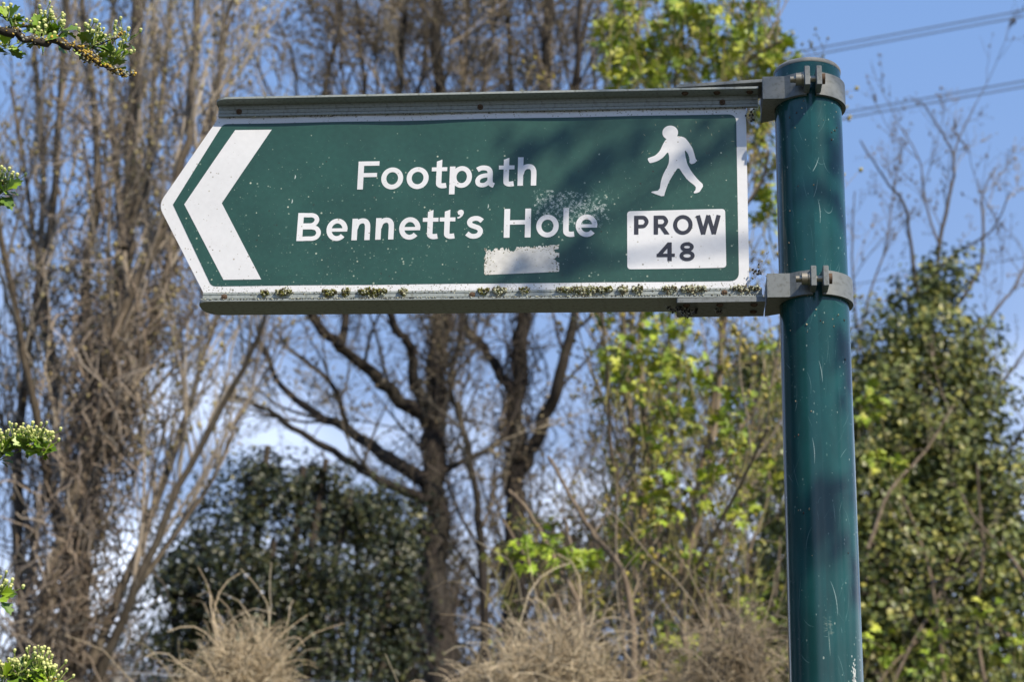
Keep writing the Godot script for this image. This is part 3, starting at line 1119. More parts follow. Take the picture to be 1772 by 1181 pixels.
# long shaggy climber stems that wrap a trunk
func climber(root: Node3D, l: Dictionary, count: int, reach: float, base: Color, thick: float, upto := 0.6) -> void:
	var g := Geo.new()
	var p: PackedVector3Array = l.p
	for s in count:
		var k := rng.randi_range(2, int(p.size() * upto))
		var off := rand_dir() * reach * rng.randf_range(0.5, 1.0)
		var q := PackedVector3Array()
		var at := p[k] + off
		var d := (rand_dir() * 0.8 + Vector3.UP * (0.9 if rng.randf() < 0.6 else -0.9)).normalized()
		for m in rng.randi_range(7, 14):
			q.append(at)
			var pull := (p[min(k + m / 3, p.size() - 1)] - at)
			pull.y = 0
			d = (d + rand_dir() * 0.5 + pull * 0.5 / max(reach, 0.1) * 0.3 + Vector3.UP * 0.06).normalized()
			at += d * rng.randf_range(0.05, 0.1)
		var r := PackedFloat32Array()
		for m in q.size():
			r.append(thick * rng.randf_range(0.5, 1.0))
		g.tube(q, r, 3, tone(base, 0.5))
	part("climber_stems", g, M.twig, root, "", "stuff")


func leaf_mesh(w: float, fold: float) -> ArrayMesh:
	# pointed oval, one unit long along +y, folded along its midrib
	var g := Geo.new()
	var prof := [[0.0, 0.0], [0.2, 0.75], [0.5, 1.0], [0.8, 0.6], [1.0, 0.0]]
	for k in 4:
		var a: Array = prof[k]
		var b: Array = prof[k + 1]
		var bow0: float = -0.12 * a[0] * a[0]
		var bow1: float = -0.12 * b[0] * b[0]
		var c0 := Vector3(0, a[0], bow0)
		var c1 := Vector3(0, b[0], bow1)
		for s in [-1.0, 1.0]:
			var o0 := Vector3(s * w * a[1], a[0] + 0.04, bow0 + fold * w * a[1])
			var o1 := Vector3(s * w * b[1], b[0], bow1 + fold * w * b[1])
			if a[1] > 0.0:
				g.tri(c0, o0, c1, Color.WHITE)
			g.tri(c1, o0, o1, Color.WHITE)
	return g.mesh()


func maple_leaf_mesh() -> ArrayMesh:
	var g := Geo.new()
	var rim := []
	var lobes := [[-125, 0.42], [-100, 0.3], [-72, 0.62], [-45, 0.36], [-32, 0.7], [-14, 0.42], [0, 0.95], [14, 0.42], [32, 0.7], [45, 0.36], [72, 0.62], [100, 0.3], [125, 0.42]]
	for l in lobes:
		var a := deg_to_rad(l[0])
		rim.append(Vector3(sin(a) * l[1], cos(a) * l[1] + 0.15, 0.09 * absf(sin(a * 2.0)) - 0.2 * l[1] * l[1]))
	for k in rim.size() - 1:
		g.tri(Vector3(0, 0.15, 0), rim[k], rim[k + 1], Color.WHITE)
	return g.mesh()


func foliage(root: Node3D, blobs: Array, per_m2: float, size: float, mesh: ArrayMesh, cols: Array, mat: Material, called: String, depth := 0.22, seed_ := 5, low := 0.6, holes := -0.45, bumpy := 0.75, freq := 1.3) -> void:
	var n := noise_at(seed_, freq, 3)
	var xf := []
	var cc := PackedColorArray()
	for b in blobs:
		var c := Vector3(b[0], b[1], b[2])
		var r := Vector3(b[3], b[4], b[5])
		var area := 4.0 * PI * pow((pow(r.x * r.y, 1.6) + pow(r.x * r.z, 1.6) + pow(r.y * r.z, 1.6)) / 3.0, 1.0 / 1.6)
		for k in int(area * per_m2):
			var d := rand_dir()
			var at := c + d * r * 0.9
			var lump := n.get_noise_3dv(at)
			if lump < holes:
				continue
			at = c + d * r * (1.0 + lump * bumpy - absf(rng.randfn()) * depth)
			if at.y < low:
				continue
			var face := (d + rand_dir() * 0.75 + Vector3(0, 0.25, 0)).normalized()
			var down := (Vector3.DOWN * 0.6 + rand_dir() * 0.8)
			down = (down - face * down.dot(face)).normalized()
			var s := size * rng.randf_range(0.65, 1.35)
			xf.append(Transform3D(Basis(down.cross(face), down, face) * s, at))
			var pick: Color = cols[rng.randi() % cols.size()]
			cc.append(tone(pick, 0.3))
	copies(called, mesh, mat, xf, cc, root)


func clump_leaves(root: Node3D, clumps: Array, per: int, reach: float, size: float, mesh: ArrayMesh, cols: Array, stalk: Color) -> void:
	var xf := []
	var cc := PackedColorArray()
	var g := Geo.new()
	for c in clumps:
		var at := Vector3(c[0], c[1], c[2])
		var k0 := rng.randf_range(0.6, 1.2)
		for s in 2:
			var q := at + Vector3(rng.randfn() * 0.05, -rng.randf_range(0.1, 0.3), rng.randfn() * 0.05)
			g.tube(PackedVector3Array([q, q.lerp(at, 0.5) + rand_dir() * 0.01, at + rand_dir() * reach * 0.5]), PackedFloat32Array([0.004, 0.003, 0.002]), 3, stalk)
		for k in int(per * k0):
			var d := (rand_dir() + Vector3.UP * 0.25).normalized()
			var p := at + d * reach * k0 * sqrt(rng.randf())
			var face := (Vector3.UP * 0.55 + rand_dir() * 0.8 + SUN_DIR * 0.3).normalized()
			var tip := d + Vector3.DOWN * 0.7 + rand_dir() * 0.3
			tip = (tip - face * tip.dot(face)).normalized()
			var s := size * rng.randf_range(0.6, 1.3)
			xf.append(Transform3D(Basis(tip.cross(face), tip, face) * s, p))
			cc.append(tone(cols[rng.randi() % cols.size()], 0.25))
	copies("leaves", mesh, M.leaf, xf, cc, root)
	part("leaf_stalks", g, M.twig, root, "", "stuff")


func make_trees() -> void:
	var grey_bark := Color(0.17, 0.14, 0.105)
	var brown_twig := Color(0.31, 0.265, 0.21)
	# tall bare tree on the left, wrapped in old climber stems
	rng.seed = 11
	var t := thing("bare_tree", "tall many-stemmed bare tree shaggy with brown climber stems, at the left edge", "tree", Vector3.ZERO)
	var sp := []
	for k in 5:
		sp.append(spray(100 + k, 8, 0.0072, 14, Color(1.25, 1.15, 0.6), 0.13, Color.WHITE))
	var limbs := add_limbs(t, WILLOW_LIMBS, grey_bark, 2, 0.3)
	var br := side_branches(t, limbs, 2.0, 0.7, 1.9, 1.3, brown_twig)
	scatter_twigs(t, limbs, sp, 3.4, 0.5, 1.2, 0.5, brown_twig, 0.2, 1.1)
	scatter_twigs(t, br, sp, 2.8, 0.4, 0.95, 0.5, brown_twig, 0.1, 1.1)
	for k in [0, 1, 4, 5, 7, 12]:
		climber(t, limbs[k], [640, 300, 150, 80, 110, 110][[0, 1, 4, 5, 7, 12].find(k)], [0.24, 0.16, 0.15, 0.14, 0.15, 0.15][[0, 1, 4, 5, 7, 12].find(k)], Color(0.25, 0.205, 0.16), 0.0075)
	# the dark-limbed tree in the middle
	rng.seed = 18
	t = thing("budding_tree", "dark twin-trunked budding tree with limbs reaching left below the sign", "tree", Vector3.ZERO)
	sp = []
	for k in 5:
		sp.append(spray(200 + k, 9, 0.0074, 30, Color(2.1, 1.75, 1.0), 0.2, Color.WHITE))
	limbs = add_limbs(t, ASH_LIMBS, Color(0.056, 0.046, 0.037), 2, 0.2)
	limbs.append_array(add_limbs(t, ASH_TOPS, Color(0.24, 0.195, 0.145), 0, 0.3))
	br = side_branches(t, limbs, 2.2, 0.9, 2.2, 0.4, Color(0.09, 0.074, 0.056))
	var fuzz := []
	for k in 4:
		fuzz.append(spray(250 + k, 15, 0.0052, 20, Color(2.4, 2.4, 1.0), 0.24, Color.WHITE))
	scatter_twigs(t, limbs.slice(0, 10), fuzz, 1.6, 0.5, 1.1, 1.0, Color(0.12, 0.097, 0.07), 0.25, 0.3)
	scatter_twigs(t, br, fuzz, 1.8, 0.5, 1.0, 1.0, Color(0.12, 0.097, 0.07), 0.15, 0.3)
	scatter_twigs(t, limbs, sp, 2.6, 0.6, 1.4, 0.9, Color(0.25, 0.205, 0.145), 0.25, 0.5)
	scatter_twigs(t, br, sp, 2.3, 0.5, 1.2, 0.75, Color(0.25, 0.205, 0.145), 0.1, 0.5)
	climber(t, limbs[0], 420, 0.2, Color(0.072, 0.058, 0.046), 0.008)
	climber(t, limbs[1], 300, 0.16, Color(0.072, 0.058, 0.046), 0.008)
	# the young maple
	rng.seed = 13
	t = thing("young_maple", "young maple with pale stems and bright yellow-green leaf clumps behind the sign", "tree", Vector3.ZERO)
	sp = []
	for k in 3:
		sp.append(spray(300 + k, 6, 0.0062, 30, Color(1.15, 1.35, 0.3), 0.13, Color.WHITE))
	limbs = add_limbs(t, MAPLE_STEMS, Color(0.38, 0.30, 0.215), 4, 0.2)
	br = side_branches(t, limbs, 0.9, 0.4, 1.0, 0.6, Color(0.24, 0.19, 0.14))
	scatter_twigs(t, limbs, sp, 5.5, 0.35, 0.9, 0.55, Color(0.33, 0.27, 0.19), 0.2, 0.9)
	scatter_twigs(t, br, sp, 5.0, 0.3, 0.7, 0.5, Color(0.33, 0.27, 0.19), 0.2, 0.9)
	clump_leaves(t, MAPLE_CLUMPS, 13, 0.085, 0.062, maple_leaf_mesh(), [Color(0.33, 0.40, 0.03), Color(0.26, 0.36, 0.03), Color(0.40, 0.42, 0.045), Color(0.2, 0.28, 0.03)], Color(0.25, 0.22, 0.08))
	clump_leaves(t, MAPLE_SMALL, 7, 0.07, 0.034, maple_leaf_mesh(), [Color(0.27, 0.28, 0.045), Color(0.2, 0.22, 0.04), Color(0.33, 0.33, 0.06)], Color(0.25, 0.22, 0.08))
	# small shrub with pale stems
	rng.seed = 14
	t = thing("sapling", "small sapling of thin leaning pale stems with two bright leaf clusters", "sapling", Vector3.ZERO)
	limbs = add_limbs(t, SHRUB_STEMS, Color(0.30, 0.235, 0.17), 4, 0.15)
	scatter_twigs(t, limbs, sp, 1.8, 0.25, 0.55, 0.7, Color(0.3, 0.24, 0.17), 0.5, 0.6)
	clump_leaves(t, SHRUB_CLUMPS, 11, 0.06, 0.055, maple_leaf_mesh(), [Color(0.33, 0.42, 0.03), Color(0.26, 0.38, 0.03)], Color(0.25, 0.22, 0.08))
	# the ivy-clad tree on the right
	rng.seed = 15
	t = thing("ivy_clad_tree", "tree smothered in glossy green ivy with bare branches above, behind the pole", "tree", Vector3.ZERO)
	sp = []
	for k in 3:
		sp.append(spray(400 + k, 7, 0.0055, 16, Color(2.3, 2.0, 1.3), 0.17, Color.WHITE))
	limbs = add_limbs(t, IVY_TREE_LIMBS, Color(0.15, 0.125, 0.095), 1, 0.2)
	scatter_twigs(t, limbs, sp, 3.4, 0.4, 1.1, 0.7, Color(0.2, 0.165, 0.125), 0.25, 0.6)
	var dead := add_limbs(t, DEAD_STEMS, Color(0.26, 0.205, 0.15), 0, 0.25)
	scatter_twigs(t, dead, sp, 2.4, 0.3, 0.8, 0.9, Color(0.27, 0.22, 0.16), 0.1, 0.3)
	foliage(t, IVY_BLOBS, 900.0, 0.05, leaf_mesh(0.42, 0.25), [Color(0.135, 0.16, 0.036), Color(0.17, 0.19, 0.04), Color(0.045, 0.06, 0.016), Color(0.08, 0.105, 0.026), Color(0.145, 0.165, 0.036), Color(0.26, 0.25, 0.06)], M.ivy, "ivy_leaves", 0.3, 7, 0.6, -0.3, 1.15, 2.0)
	# dark evergreen bush
	rng.seed = 16
	t = thing("evergreen_bush", "large dark evergreen bush below the left half of the sign", "bush", Vector3.ZERO)
	var g := Geo.new()
	for b in HOLLY_BLOBS:
		var c := Vector3(b[0], b[1], b[2])
		var foot := Vector3(lerpf(c.x, -2.8, 0.6), -0.1, -12.0 + rng.randfn() * 0.1)
		var line := catmull(PackedVector3Array([foot, foot.lerp(c, 0.5) + rand_dir() * 0.15, c, c + Vector3(0, b[4] * 0.3, 0)]), 4)
		var r := PackedFloat32Array()
		for k in line.size():
			r.append(lerpf(0.06, 0.01, float(k) / line.size()))
		g.tube(line, r, 6, tone(Color(0.1, 0.08, 0.06), 0.2))
	part("stems", g, M.bark, t, "", "stuff")
	foliage(t, HOLLY_BLOBS, 1250.0, 0.038, leaf_mesh(0.4, 0.2), [Color(0.018, 0.027, 0.010), Color(0.027, 0.038, 0.013), Color(0.042, 0.048, 0.014), Color(0.066, 0.068, 0.02), Color(0.013, 0.019, 0.008), Color(0.016, 0.024, 0.009)], M.ivy, "leaves", 0.34, 9, 0.6, -0.2, 1.35, 1.9)
	rng.seed = 17
	t = thing("olive_bush", "olive-green bush between the dark evergreen bush and the twin-trunked tree", "bush", Vector3.ZERO)
	g = Geo.new()
	for b in OLIVE_BLOBS:
		var c := Vector3(b[0], b[1], b[2])
		g.tube(catmull(PackedVector3Array([Vector3(-1.9 + rng.randfn() * 0.2, -0.1, -13.2), Vector3(lerpf(-1.9, c.x, 0.5), 1.8, -13.1), c]), 3), PackedFloat32Array([0.05, 0.047, 0.043, 0.038, 0.032, 0.025, 0.015]), 6, Color(0.1, 0.08, 0.06))
	part("stems", g, M.bark, t, "", "stuff")
	foliage(t, OLIVE_BLOBS, 420.0, 0.055, leaf_mesh(0.36, 0.2), [Color(0.09, 0.095, 0.03), Color(0.13, 0.125, 0.045), Color(0.06, 0.07, 0.02)], M.ivy, "leaves", 0.5, 19, 0.6, -0.25, 1.0, 1.6)
	# pale dead tangles in front of the thicket
	var tangle_labels := ["pale dead bramble tangle below the arrow end of the sign", "low spread of dead bramble beneath the left pale tangle", "tan dead bramble tangle beside the sapling's foot", "low tan bramble mound at the bottom middle of the picture", "brown dead bramble tangle close to the left of the pole", "low brown bramble mound at the foot of the young maple"]
	for k in TANGLE_BLOBS.size():
		rng.seed = 60 + k
		var b: Array = TANGLE_BLOBS[k]
		t = thing("dead_bramble", tangle_labels[k], "bramble", Vector3.ZERO, "dead bramble tangles")
		g = Geo.new()
		var c := Vector3(b[0], b[1], b[2])
		for s in (620 if k != 4 else 480):
			var foot := Vector3(c.x + rng.randfn() * b[3] * 0.35, max(0.0, c.y - b[4] * rng.randf_range(0.6, 1.6)), c.z + rng.randfn() * b[5] * 0.35)
			if s < 24:
				foot.y = -0.05
			var goal := c + rand_dir() * Vector3(b[3], b[4], b[5]) * rng.randf_range(0.6, 1.12)
			if s > 24 and s < 40:
				goal = c + Vector3(rng.randfn() * b[3], b[4] * rng.randf_range(1.3, 2.6), rng.randfn() * 0.2)
			var q := PackedVector3Array([foot])
			var d := (goal - foot).normalized() + rand_dir() * 0.5
			var far := foot.distance_to(goal) * rng.randf_range(0.8, 1.1)
			for m in 9:
				q.append(q[m] + d.normalized() * far / 9.0)
				d = d.normalized() + rand_dir() * 0.27 + Vector3.DOWN * (0.05 * m if m > 4 else 0.0)
			var r := PackedFloat32Array()
			var w := rng.randf_range(0.0016, 0.0036) * (1.2 if s > 24 and s < 40 else 1.0)
			for m in q.size():
				r.append(lerpf(w, w * 0.5, m / 9.0))
			g.tube(q, r, 3, tone(Color(0.50, 0.415, 0.285) if k < 4 else Color(0.33, 0.27, 0.185), 0.35))
		part("stems", g, M.twig, t, "", "stuff")


func make_hedge() -> void:
	# tall hedge along the path beside the post, mirrored in the dark side of the pole
	rng.seed = 37
	var t := thing("tall_hedge", "tall dark hedge along the path, out of view beside the hawthorn", "hedge", Vector3.ZERO)
	var blobs := []
	var g := Geo.new()
	for k in 14:
		var z := -6.5 + k * 0.95
		var x := -4.9 - 0.25 * sin(k * 1.7)
		blobs.append([x, 3.4 + 0.5 * sin(k * 2.3), z, 0.85, 1.6, 0.9])
		blobs.append([x, 1.4, z, 0.9, 1.4, 0.9])
		g.tube(PackedVector3Array([Vector3(x, -0.1, z), Vector3(x + 0.1, 1.5, z), Vector3(x, 3.6, z + 0.1)]), PackedFloat32Array([0.07, 0.05, 0.02]), 6, Color(0.1, 0.08, 0.06))
	part("stems", g, M.bark, t, "", "stuff")
	foliage(t, blobs, 150.0, 0.09, leaf_mesh(0.4, 0.2), [Color(0.03, 0.045, 0.014), Color(0.05, 0.065, 0.02), Color(0.08, 0.085, 0.03)], M.ivy, "leaves", 0.3, 29, 0.1, -0.4, 0.6, 1.3)


func make_thicket() -> void:
	# brown scrub behind everything, between the trunks
	rng.seed = 31
	var t := thing("scrub_thicket", "dense brown leafless scrub filling the gaps behind the tree trunks", "scrub", Vector3.ZERO)
	t.set_meta("kind", "stuff")
	var sp := []
	for k in 4:
		sp.append(spray(500 + k, 10, 0.006, 10, Color(1.2, 1.3, 0.6), 0.2, Color.WHITE))
	var xf := [[], [], [], []]
	var cc := [PackedColorArray(), PackedColorArray(), PackedColorArray(), PackedColorArray()]
	for k in 2600:
		var x := rng.randf_range(-6.5, 4.5)
		var z := -17.5 + rng.randfn() * 1.0
		var top := 6.3 + 0.5 * sin(x * 1.3) + 1.6 * smoothstep(-0.2, 1.6, x) - 1.9 * smoothstep(-1.4, -3.4, x)
		var y := top * rng.randf() * 0.86
		var d := (Vector3.UP + rand_dir() * 0.6).normalized()
		var side := d.cross(rand_dir()).normalized()
		var w := rng.randi() % 4
		xf[w].append(Transform3D(Basis(side, d, side.cross(d)) * rng.randf_range(0.9, 1.7), Vector3(x, y, z)))
		cc[w].append(tone(Color(0.17, 0.135, 0.095), 0.45))
	for w in 4:
		copies("twigs", sp[w], M.twig, xf[w], cc[w], t)
	var blobs := []
	for k in 80:
		var bx := rng.randf_range(-1.5, 4.6)
		blobs.append([bx, rng.randf_range(2.4, 5.9 + 0.5 * sin(bx * 1.7)), -18.8 + rng.randfn() * 0.3, 0.7, 0.6, 0.5])
	foliage(t, blobs, 200.0, 0.075, leaf_mesh(0.4, 0.2), [Color(0.045, 0.05, 0.018), Color(0.06, 0.06, 0.025), Color(0.10, 0.08, 0.045), Color(0.035, 0.04, 0.015)], M.ivy, "leaves", 0.4, 10, 0.3, -0.15)


# ---------------------------------------------------------------- hawthorn
func hawthorn_leaf() -> ArrayMesh:
	# three-lobed leaf, one unit long
	var g := Geo.new()
	var half := [Vector2(0, 0), Vector2(0.05, 0.18), Vector2(0.16, 0.34), Vector2(0.40, 0.50), Vector2(0.36, 0.62), Vector2(0.22, 0.62), Vector2(0.30, 0.82), Vector2(0.2, 0.86), Vector2(0.12, 0.84), Vector2(0.0, 1.0)]
	for s in [-1.0, 1.0]:
		for k in half.size() - 1:
			var a: Vector2 = half[k]
			var b: Vector2 = half[k + 1]
			var mid0 := Vector3(0, a.y, -0.15 * a.y * a.y)
			var mid1 := Vector3(0, b.y, -0.15 * b.y * b.y)
			var o0 := Vector3(s * a.x, a.y, -0.15 * a.y * a.y + 0.35 * a.x)
			var o1 := Vector3(s * b.x, b.y, -0.15 * b.y * b.y + 0.35 * b.x)
			if a.x > 0.0:
				g.tri(mid0, o0, mid1, Color.WHITE)
			if b.x > 0.0:
				g.tri(mid1, o0, o1, Color.WHITE)
	return g.mesh()


func make_hawthorn() -> void:
	rng.seed = 41
	var t := thing("hawthorn_bush", "hawthorn with lichened twigs, green lobed leaves and cream flower buds at the left edge", "hawthorn", Vector3.ZERO)
	# the stem stands to the left of the picture
	var bark := Color(0.075, 0.062, 0.048)
	var g := Geo.new()
	var stem := catmull(PackedVector3Array([Vector3(-1.62, -0.05, 0.1), Vector3(-1.58, 0.9, 0.06), Vector3(-1.48, 1.7, 0.08), Vector3(-1.40, 2.4, -0.04), Vector3(-1.36, 2.95, -0.1)]), 6)
	var r := PackedFloat32Array()
	for k in stem.size():
		r.append(lerpf(0.05, 0.014, float(k) / stem.size()))
	g.tube(stem, r, 10, bark, bark, true)
	part("trunk", g, M.bark, t)
	var leaf := hawthorn_leaf()
	var leaf_mats := []
	for c in [lin(0.15, 0.26, 0.018), lin(0.22, 0.34, 0.02), lin(0.09, 0.17, 0.018)]:
		var m: StandardMaterial3D = plain(c, 0.42)
		m.backlight = lin(0.45, 0.6, 0.1)
		m.cull_mode = BaseMaterial3D.CULL_DISABLED
		leaf_mats.append(m)
	var lichen := Geo.new()
	for a in HAWTHORN_BRANCHES:
		var p := PackedVector3Array()
		var k := 2
		while k < a.size():
			p.append(Vector3(a[k], a[k + 1], a[k + 2]))
			k += 3
		if p[0].x < -1.3:
			var near := stem[0]
			for q in stem:
				if absf(q.y - p[0].y + 0.1) < absf(near.y - p[0].y + 0.1):
					near = q
			p.insert(0, near)
		var fine := catmull(p, 6)
		var rr := PackedFloat32Array()
		for q in fine.size():
			rr.append(lerpf(a[0], a[1], float(q) / fine.size()) * rng.randf_range(0.8, 1.25))
			if q > 0:
				fine[q] += rand_dir() * a[0] * 0.4
		g = Geo.new()
		g.tube(fine, rr, 7, tone(bark, 0.2), tone(bark, 0.2), true)
		part("twig" if a[0] < 0.003 else "branch", g, M.bark, t)
		# yellow and grey lichen crusts
		for q in range(fine.size() / 4, fine.size()):
			for s in (15 if a[0] > 0.006 else 4):
				if rng.randf() < 0.5:
					var o := (rand_dir() + Vector3(0.1, 0.5, 0.4)).normalized()
					lichen.lump(fine[q] + rand_dir() * 0.003 + o * rr[q] * 0.9, Vector3.ONE * rng.randf_range(0.001, 0.0028), tone(Color(0.46, 0.32, 0.06) if rng.randf() < 0.62 else Color(0.33, 0.34, 0.28), 0.3), rng)
	part("lichen", lichen, M.grime, t, "orange and grey lichen crust on the twigs", "stuff")
	for c in BLOSSOM:
		var at := Vector3(c[0], c[1], c[2])
		var foot := at + Vector3(rng.randfn() * 0.004, -0.02, rng.randfn() * 0.006)
		g = Geo.new()
		for k in rng.randi_range(7, 11):
			var b := at + Vector3(rng.randfn() * 0.0095, rng.randfn() * 0.006, rng.randfn() * 0.0095)
			g.tube(PackedVector3Array([foot, foot.lerp(b, 0.5) + rand_dir() * 0.0015, b]), PackedFloat32Array([0.0007, 0.0006, 0.0006]), 4, Color(0.2, 0.27, 0.05))
			var rad := rng.randf_range(0.0018, 0.0029)
			g.ball(b, rad * 0.8, Color(0.24, 0.33, 0.08), Vector3(1, 1.1, 1))
			g.ball(b + Vector3(0, rad * 0.75, 0) + SUN_DIR * 0.0006, rad, tone(Color(0.56, 0.58, 0.22), 0.2))
		part("flower_buds", g, M.bud, t)
		for k in rng.randi_range(4, 6):
			var o := MeshInstance3D.new()
			o.name = "leaf"
			o.mesh = leaf
			o.material_override = leaf_mats[rng.randi() % 3]
			t.add_child(o, true)
			var d := (Vector3(rng.randfn(), rng.randfn() * 0.5 + 0.2, rng.randfn() * 0.7 + 0.2)).normalized()
			var face := (Vector3(0, 0.7, 0.6) + rand_dir() * 0.6)
			face = (face - d * face.dot(d)).normalized()
			o.transform = Transform3D(Basis(d.cross(face), d, face) * rng.randf_range(0.014, 0.028), foot + d * 0.002)


# the tree behind the photographer whose leafy ends dapple the right of the sign
func make_shade_tree() -> void:
	rng.seed = 51
	var t := thing("overhanging_tree", "young tree standing behind the viewer, its leafy ends shading the sign", "tree", Vector3.ZERO)
	var bark := Color(0.1, 0.08, 0.06)
	var g := Geo.new()
	var stem := catmull(PackedVector3Array([Vector3(5.2, -0.05, 3.2), Vector3(5.1, 1.5, 3.15), Vector3(4.9, 3.0, 3.0), Vector3(4.7, 4.6, 2.9), Vector3(4.8, 6.2, 2.9)]), 5)
	var r := PackedFloat32Array()
	for k in stem.size():
		r.append(lerpf(0.09, 0.02, float(k) / stem.size()))
	g.tube(stem, r, 10, bark, bark, true)
	part("trunk", g, M.bark, t)
	var ends := []
	var u := Vector3(cos(POST_TURN), 0, -sin(POST_TURN))
	var n := Vector3(sin(POST_TURN), 0, cos(POST_TURN))
	# [u, v, z] in mm on the post; the twig end stands towards the sun from there
	var spots := SHADE_SPOTS
	for s in spots:
		var foot: Vector3 = u * s[0] * 0.001 + Vector3(0, PLATE_Y + s[1] * 0.001, 0) + n * s[2] * 0.001
		ends.append([foot + SUN_DIR * s[3], s[4]])
	var xf := []
	var cc := PackedColorArray()
	for e in ends:
		var at: Vector3 = e[0]
		var from := stem[stem.size() - 1 - rng.randi() % 9]
		var line := catmull(PackedVector3Array([from, from.lerp(at, 0.35) + Vector3(0, 0.3, 0.1) + rand_dir() * 0.1, from.lerp(at, 0.8) + Vector3(0.05, 0.42, 0.1) + rand_dir() * 0.04, at]), 5)
		g = Geo.new()
		var rr := PackedFloat32Array()
		for k in line.size():
			rr.append(lerpf(0.008, 0.0012, float(k) / line.size()))
		g.tube(line, rr, 6, tone(bark, 0.2))
		part("branch", g, M.bark, t)
		for k in int(e[1]):
			var face := (SUN_DIR + rand_dir() * 0.6).normalized()
			var d := rand_dir()
			d = (d - face * d.dot(face)).normalized()
			xf.append(Transform3D(Basis(d.cross(face), d, face) * rng.randf_range(0.020, 0.030), at + rand_dir() * 0.017 * sqrt(rng.randf())))
			cc.append(tone(Color(0.12, 0.22, 0.025), 0.3))
	copies("leaves", leaf_mesh(0.4, 0.2), M.leaf, xf, cc, t)


const SHADE_SPOTS := [
	[-312, 98, 0, 2.5, 4], [-345, 90, 0, 2.5, 4], [-372, 76, 0, 2.5, 4], [-402, 60, 0, 2.5, 3], [-430, 42, 0, 2.6, 2],
	[-300, 30, 0, 2.4, 4], [-322, 14, 0, 2.4, 4], [-345, 4, 0, 2.4, 2], [-243, 84, 0, 2.6, 3], [-262, 60, 0, 2.6, 2],
	[-322, -66, 0, 2.3, 3], [-336, -88, 0, 2.3, 4], [-308, -92, 0, 2.35, 4], [-365, -114, 0, 2.4, 4], [-398, -119, 0, 2.4, 3],
	[-272, -50, 0, 2.5, 2], [-165, 62, 0, 2.6, 2], [-122, 62, 0, 2.6, 2],
	[40, 45, 28, 2.2, 10], [38, 20, 30, 2.2, 6], [36, 62, 30, 2.2, 3], [34, -215, 30, 2.2, 5], [39, -240, 24, 2.2, 6], [30, -262, 32, 2.2, 4],
	[6, -418, 42, 2.0, 5], [-4, -440, 42, 2.0, 7], [-14, -462, 40, 2.0, 6], [10, -470, 42, 2.0, 5], [40, -530, 22, 2.0, 5],
]


# ---------------------------------------------------------------- the finger post
func wave(u: float, v: float) -> float:
	# slight buckling of the aluminium sheet, in mm
	return 0.7 * sin(u * 0.013 + 0.6) * cos(v * 0.011) + 0.5 * sin(u * 0.031 + v * 0.02) - 1.6 * exp(-(pow((u + 560) / 60.0, 2) + pow((v - 95) / 28.0, 2))) - 1.2 * exp(-(pow((u + 690) / 26.0, 2) + pow((v - 0) / 22.0, 2)))


func sheet(polys: Array, z: float) -> ArrayMesh:
	var g := Geo.new()
	for p in polys:
		var ids := Geometry2D.triangulate_polygon(p)
		for k in range(0, ids.size(), 3):
			split_tri(g, p[ids[k]], p[ids[k + 1]], p[ids[k + 2]], z)
	return g.mesh()


func split_tri(g: Geo, a: Vector2, b: Vector2, c: Vector2, z: float) -> void:
	var ab := a.distance_to(b)
	var bc := b.distance_to(c)
	var ca := c.distance_to(a)
	var most: float = max(ab, max(bc, ca))
	if most > 22.0:
		if most == ab:
			var m := (a + b) / 2.0
			split_tri(g, a, m, c, z); split_tri(g, m, b, c, z)
		elif most == bc:
			var m := (b + c) / 2.0
			split_tri(g, a, b, m, z); split_tri(g, a, m, c, z)
		else:
			var m := (c + a) / 2.0
			split_tri(g, a, b, m, z); split_tri(g, m, b, c, z)
		return
	if (b - a).cross(c - a) > 0.0:
		var q := b
		b = c
		c = q
	var k := g.v.size()
	for p in [a, b, c]:
		var w := wave(p.x, p.y)
		var nx := (wave(p.x + 1.0, p.y) - w)
		var ny := (wave(p.x, p.y + 1.0) - w)
		g.v.append(Vector3(p.x, p.y, z + w) * 0.001)
		g.n.append(Vector3(-nx, -ny, 1).normalized())
		g.c.append(Color.WHITE)
		g.t.append(Vector2((p.x + 890.0) / 815.0, 0.5 - p.y / 280.0))
		g.i.append(k)
		k += 1


func rect(x0: float, y0: float, x1: float, y1: float) -> PackedVector2Array:
	return PackedVector2Array([Vector2(x0, y0), Vector2(x1, y0), Vector2(x1, y1), Vector2(x0, y1)])


func rounded(p: PackedVector2Array, radii: Array) -> PackedVector2Array:
	var out := PackedVector2Array()
	for k in p.size():
		var a: Vector2 = p[(k + p.size() - 1) % p.size()]
		var b: Vector2 = p[(k + 1) % p.size()]
		var c := p[k]
		var r: float = radii[k]
		if r <= 0.0:
			out.append(c)
			continue
		var p0 := c + (a - c).normalized() * r
		var p1 := c + (b - c).normalized() * r
		for s in 7:
			var t := s / 6.0
			out.append(p0.lerp(c, t).lerp(c.lerp(p1, t), t))
	return out


func stroke(pts: Array, w: float, smooth := true) -> PackedVector2Array:
	var p := PackedVector2Array(pts)
	if smooth:
		p = smooth2(p, 6)
	var left := PackedVector2Array()
	var right := PackedVector2Array()
	for k in p.size():
		var d := (p[min(k + 1, p.size() - 1)] - p[max(k - 1, 0)]).normalized()
		var o := Vector2(-d.y, d.x) * w / 2.0
		left.append(p[k] + o)
		right.append(p[k] - o)
	right.reverse()
	left.append_array(right)
	return left


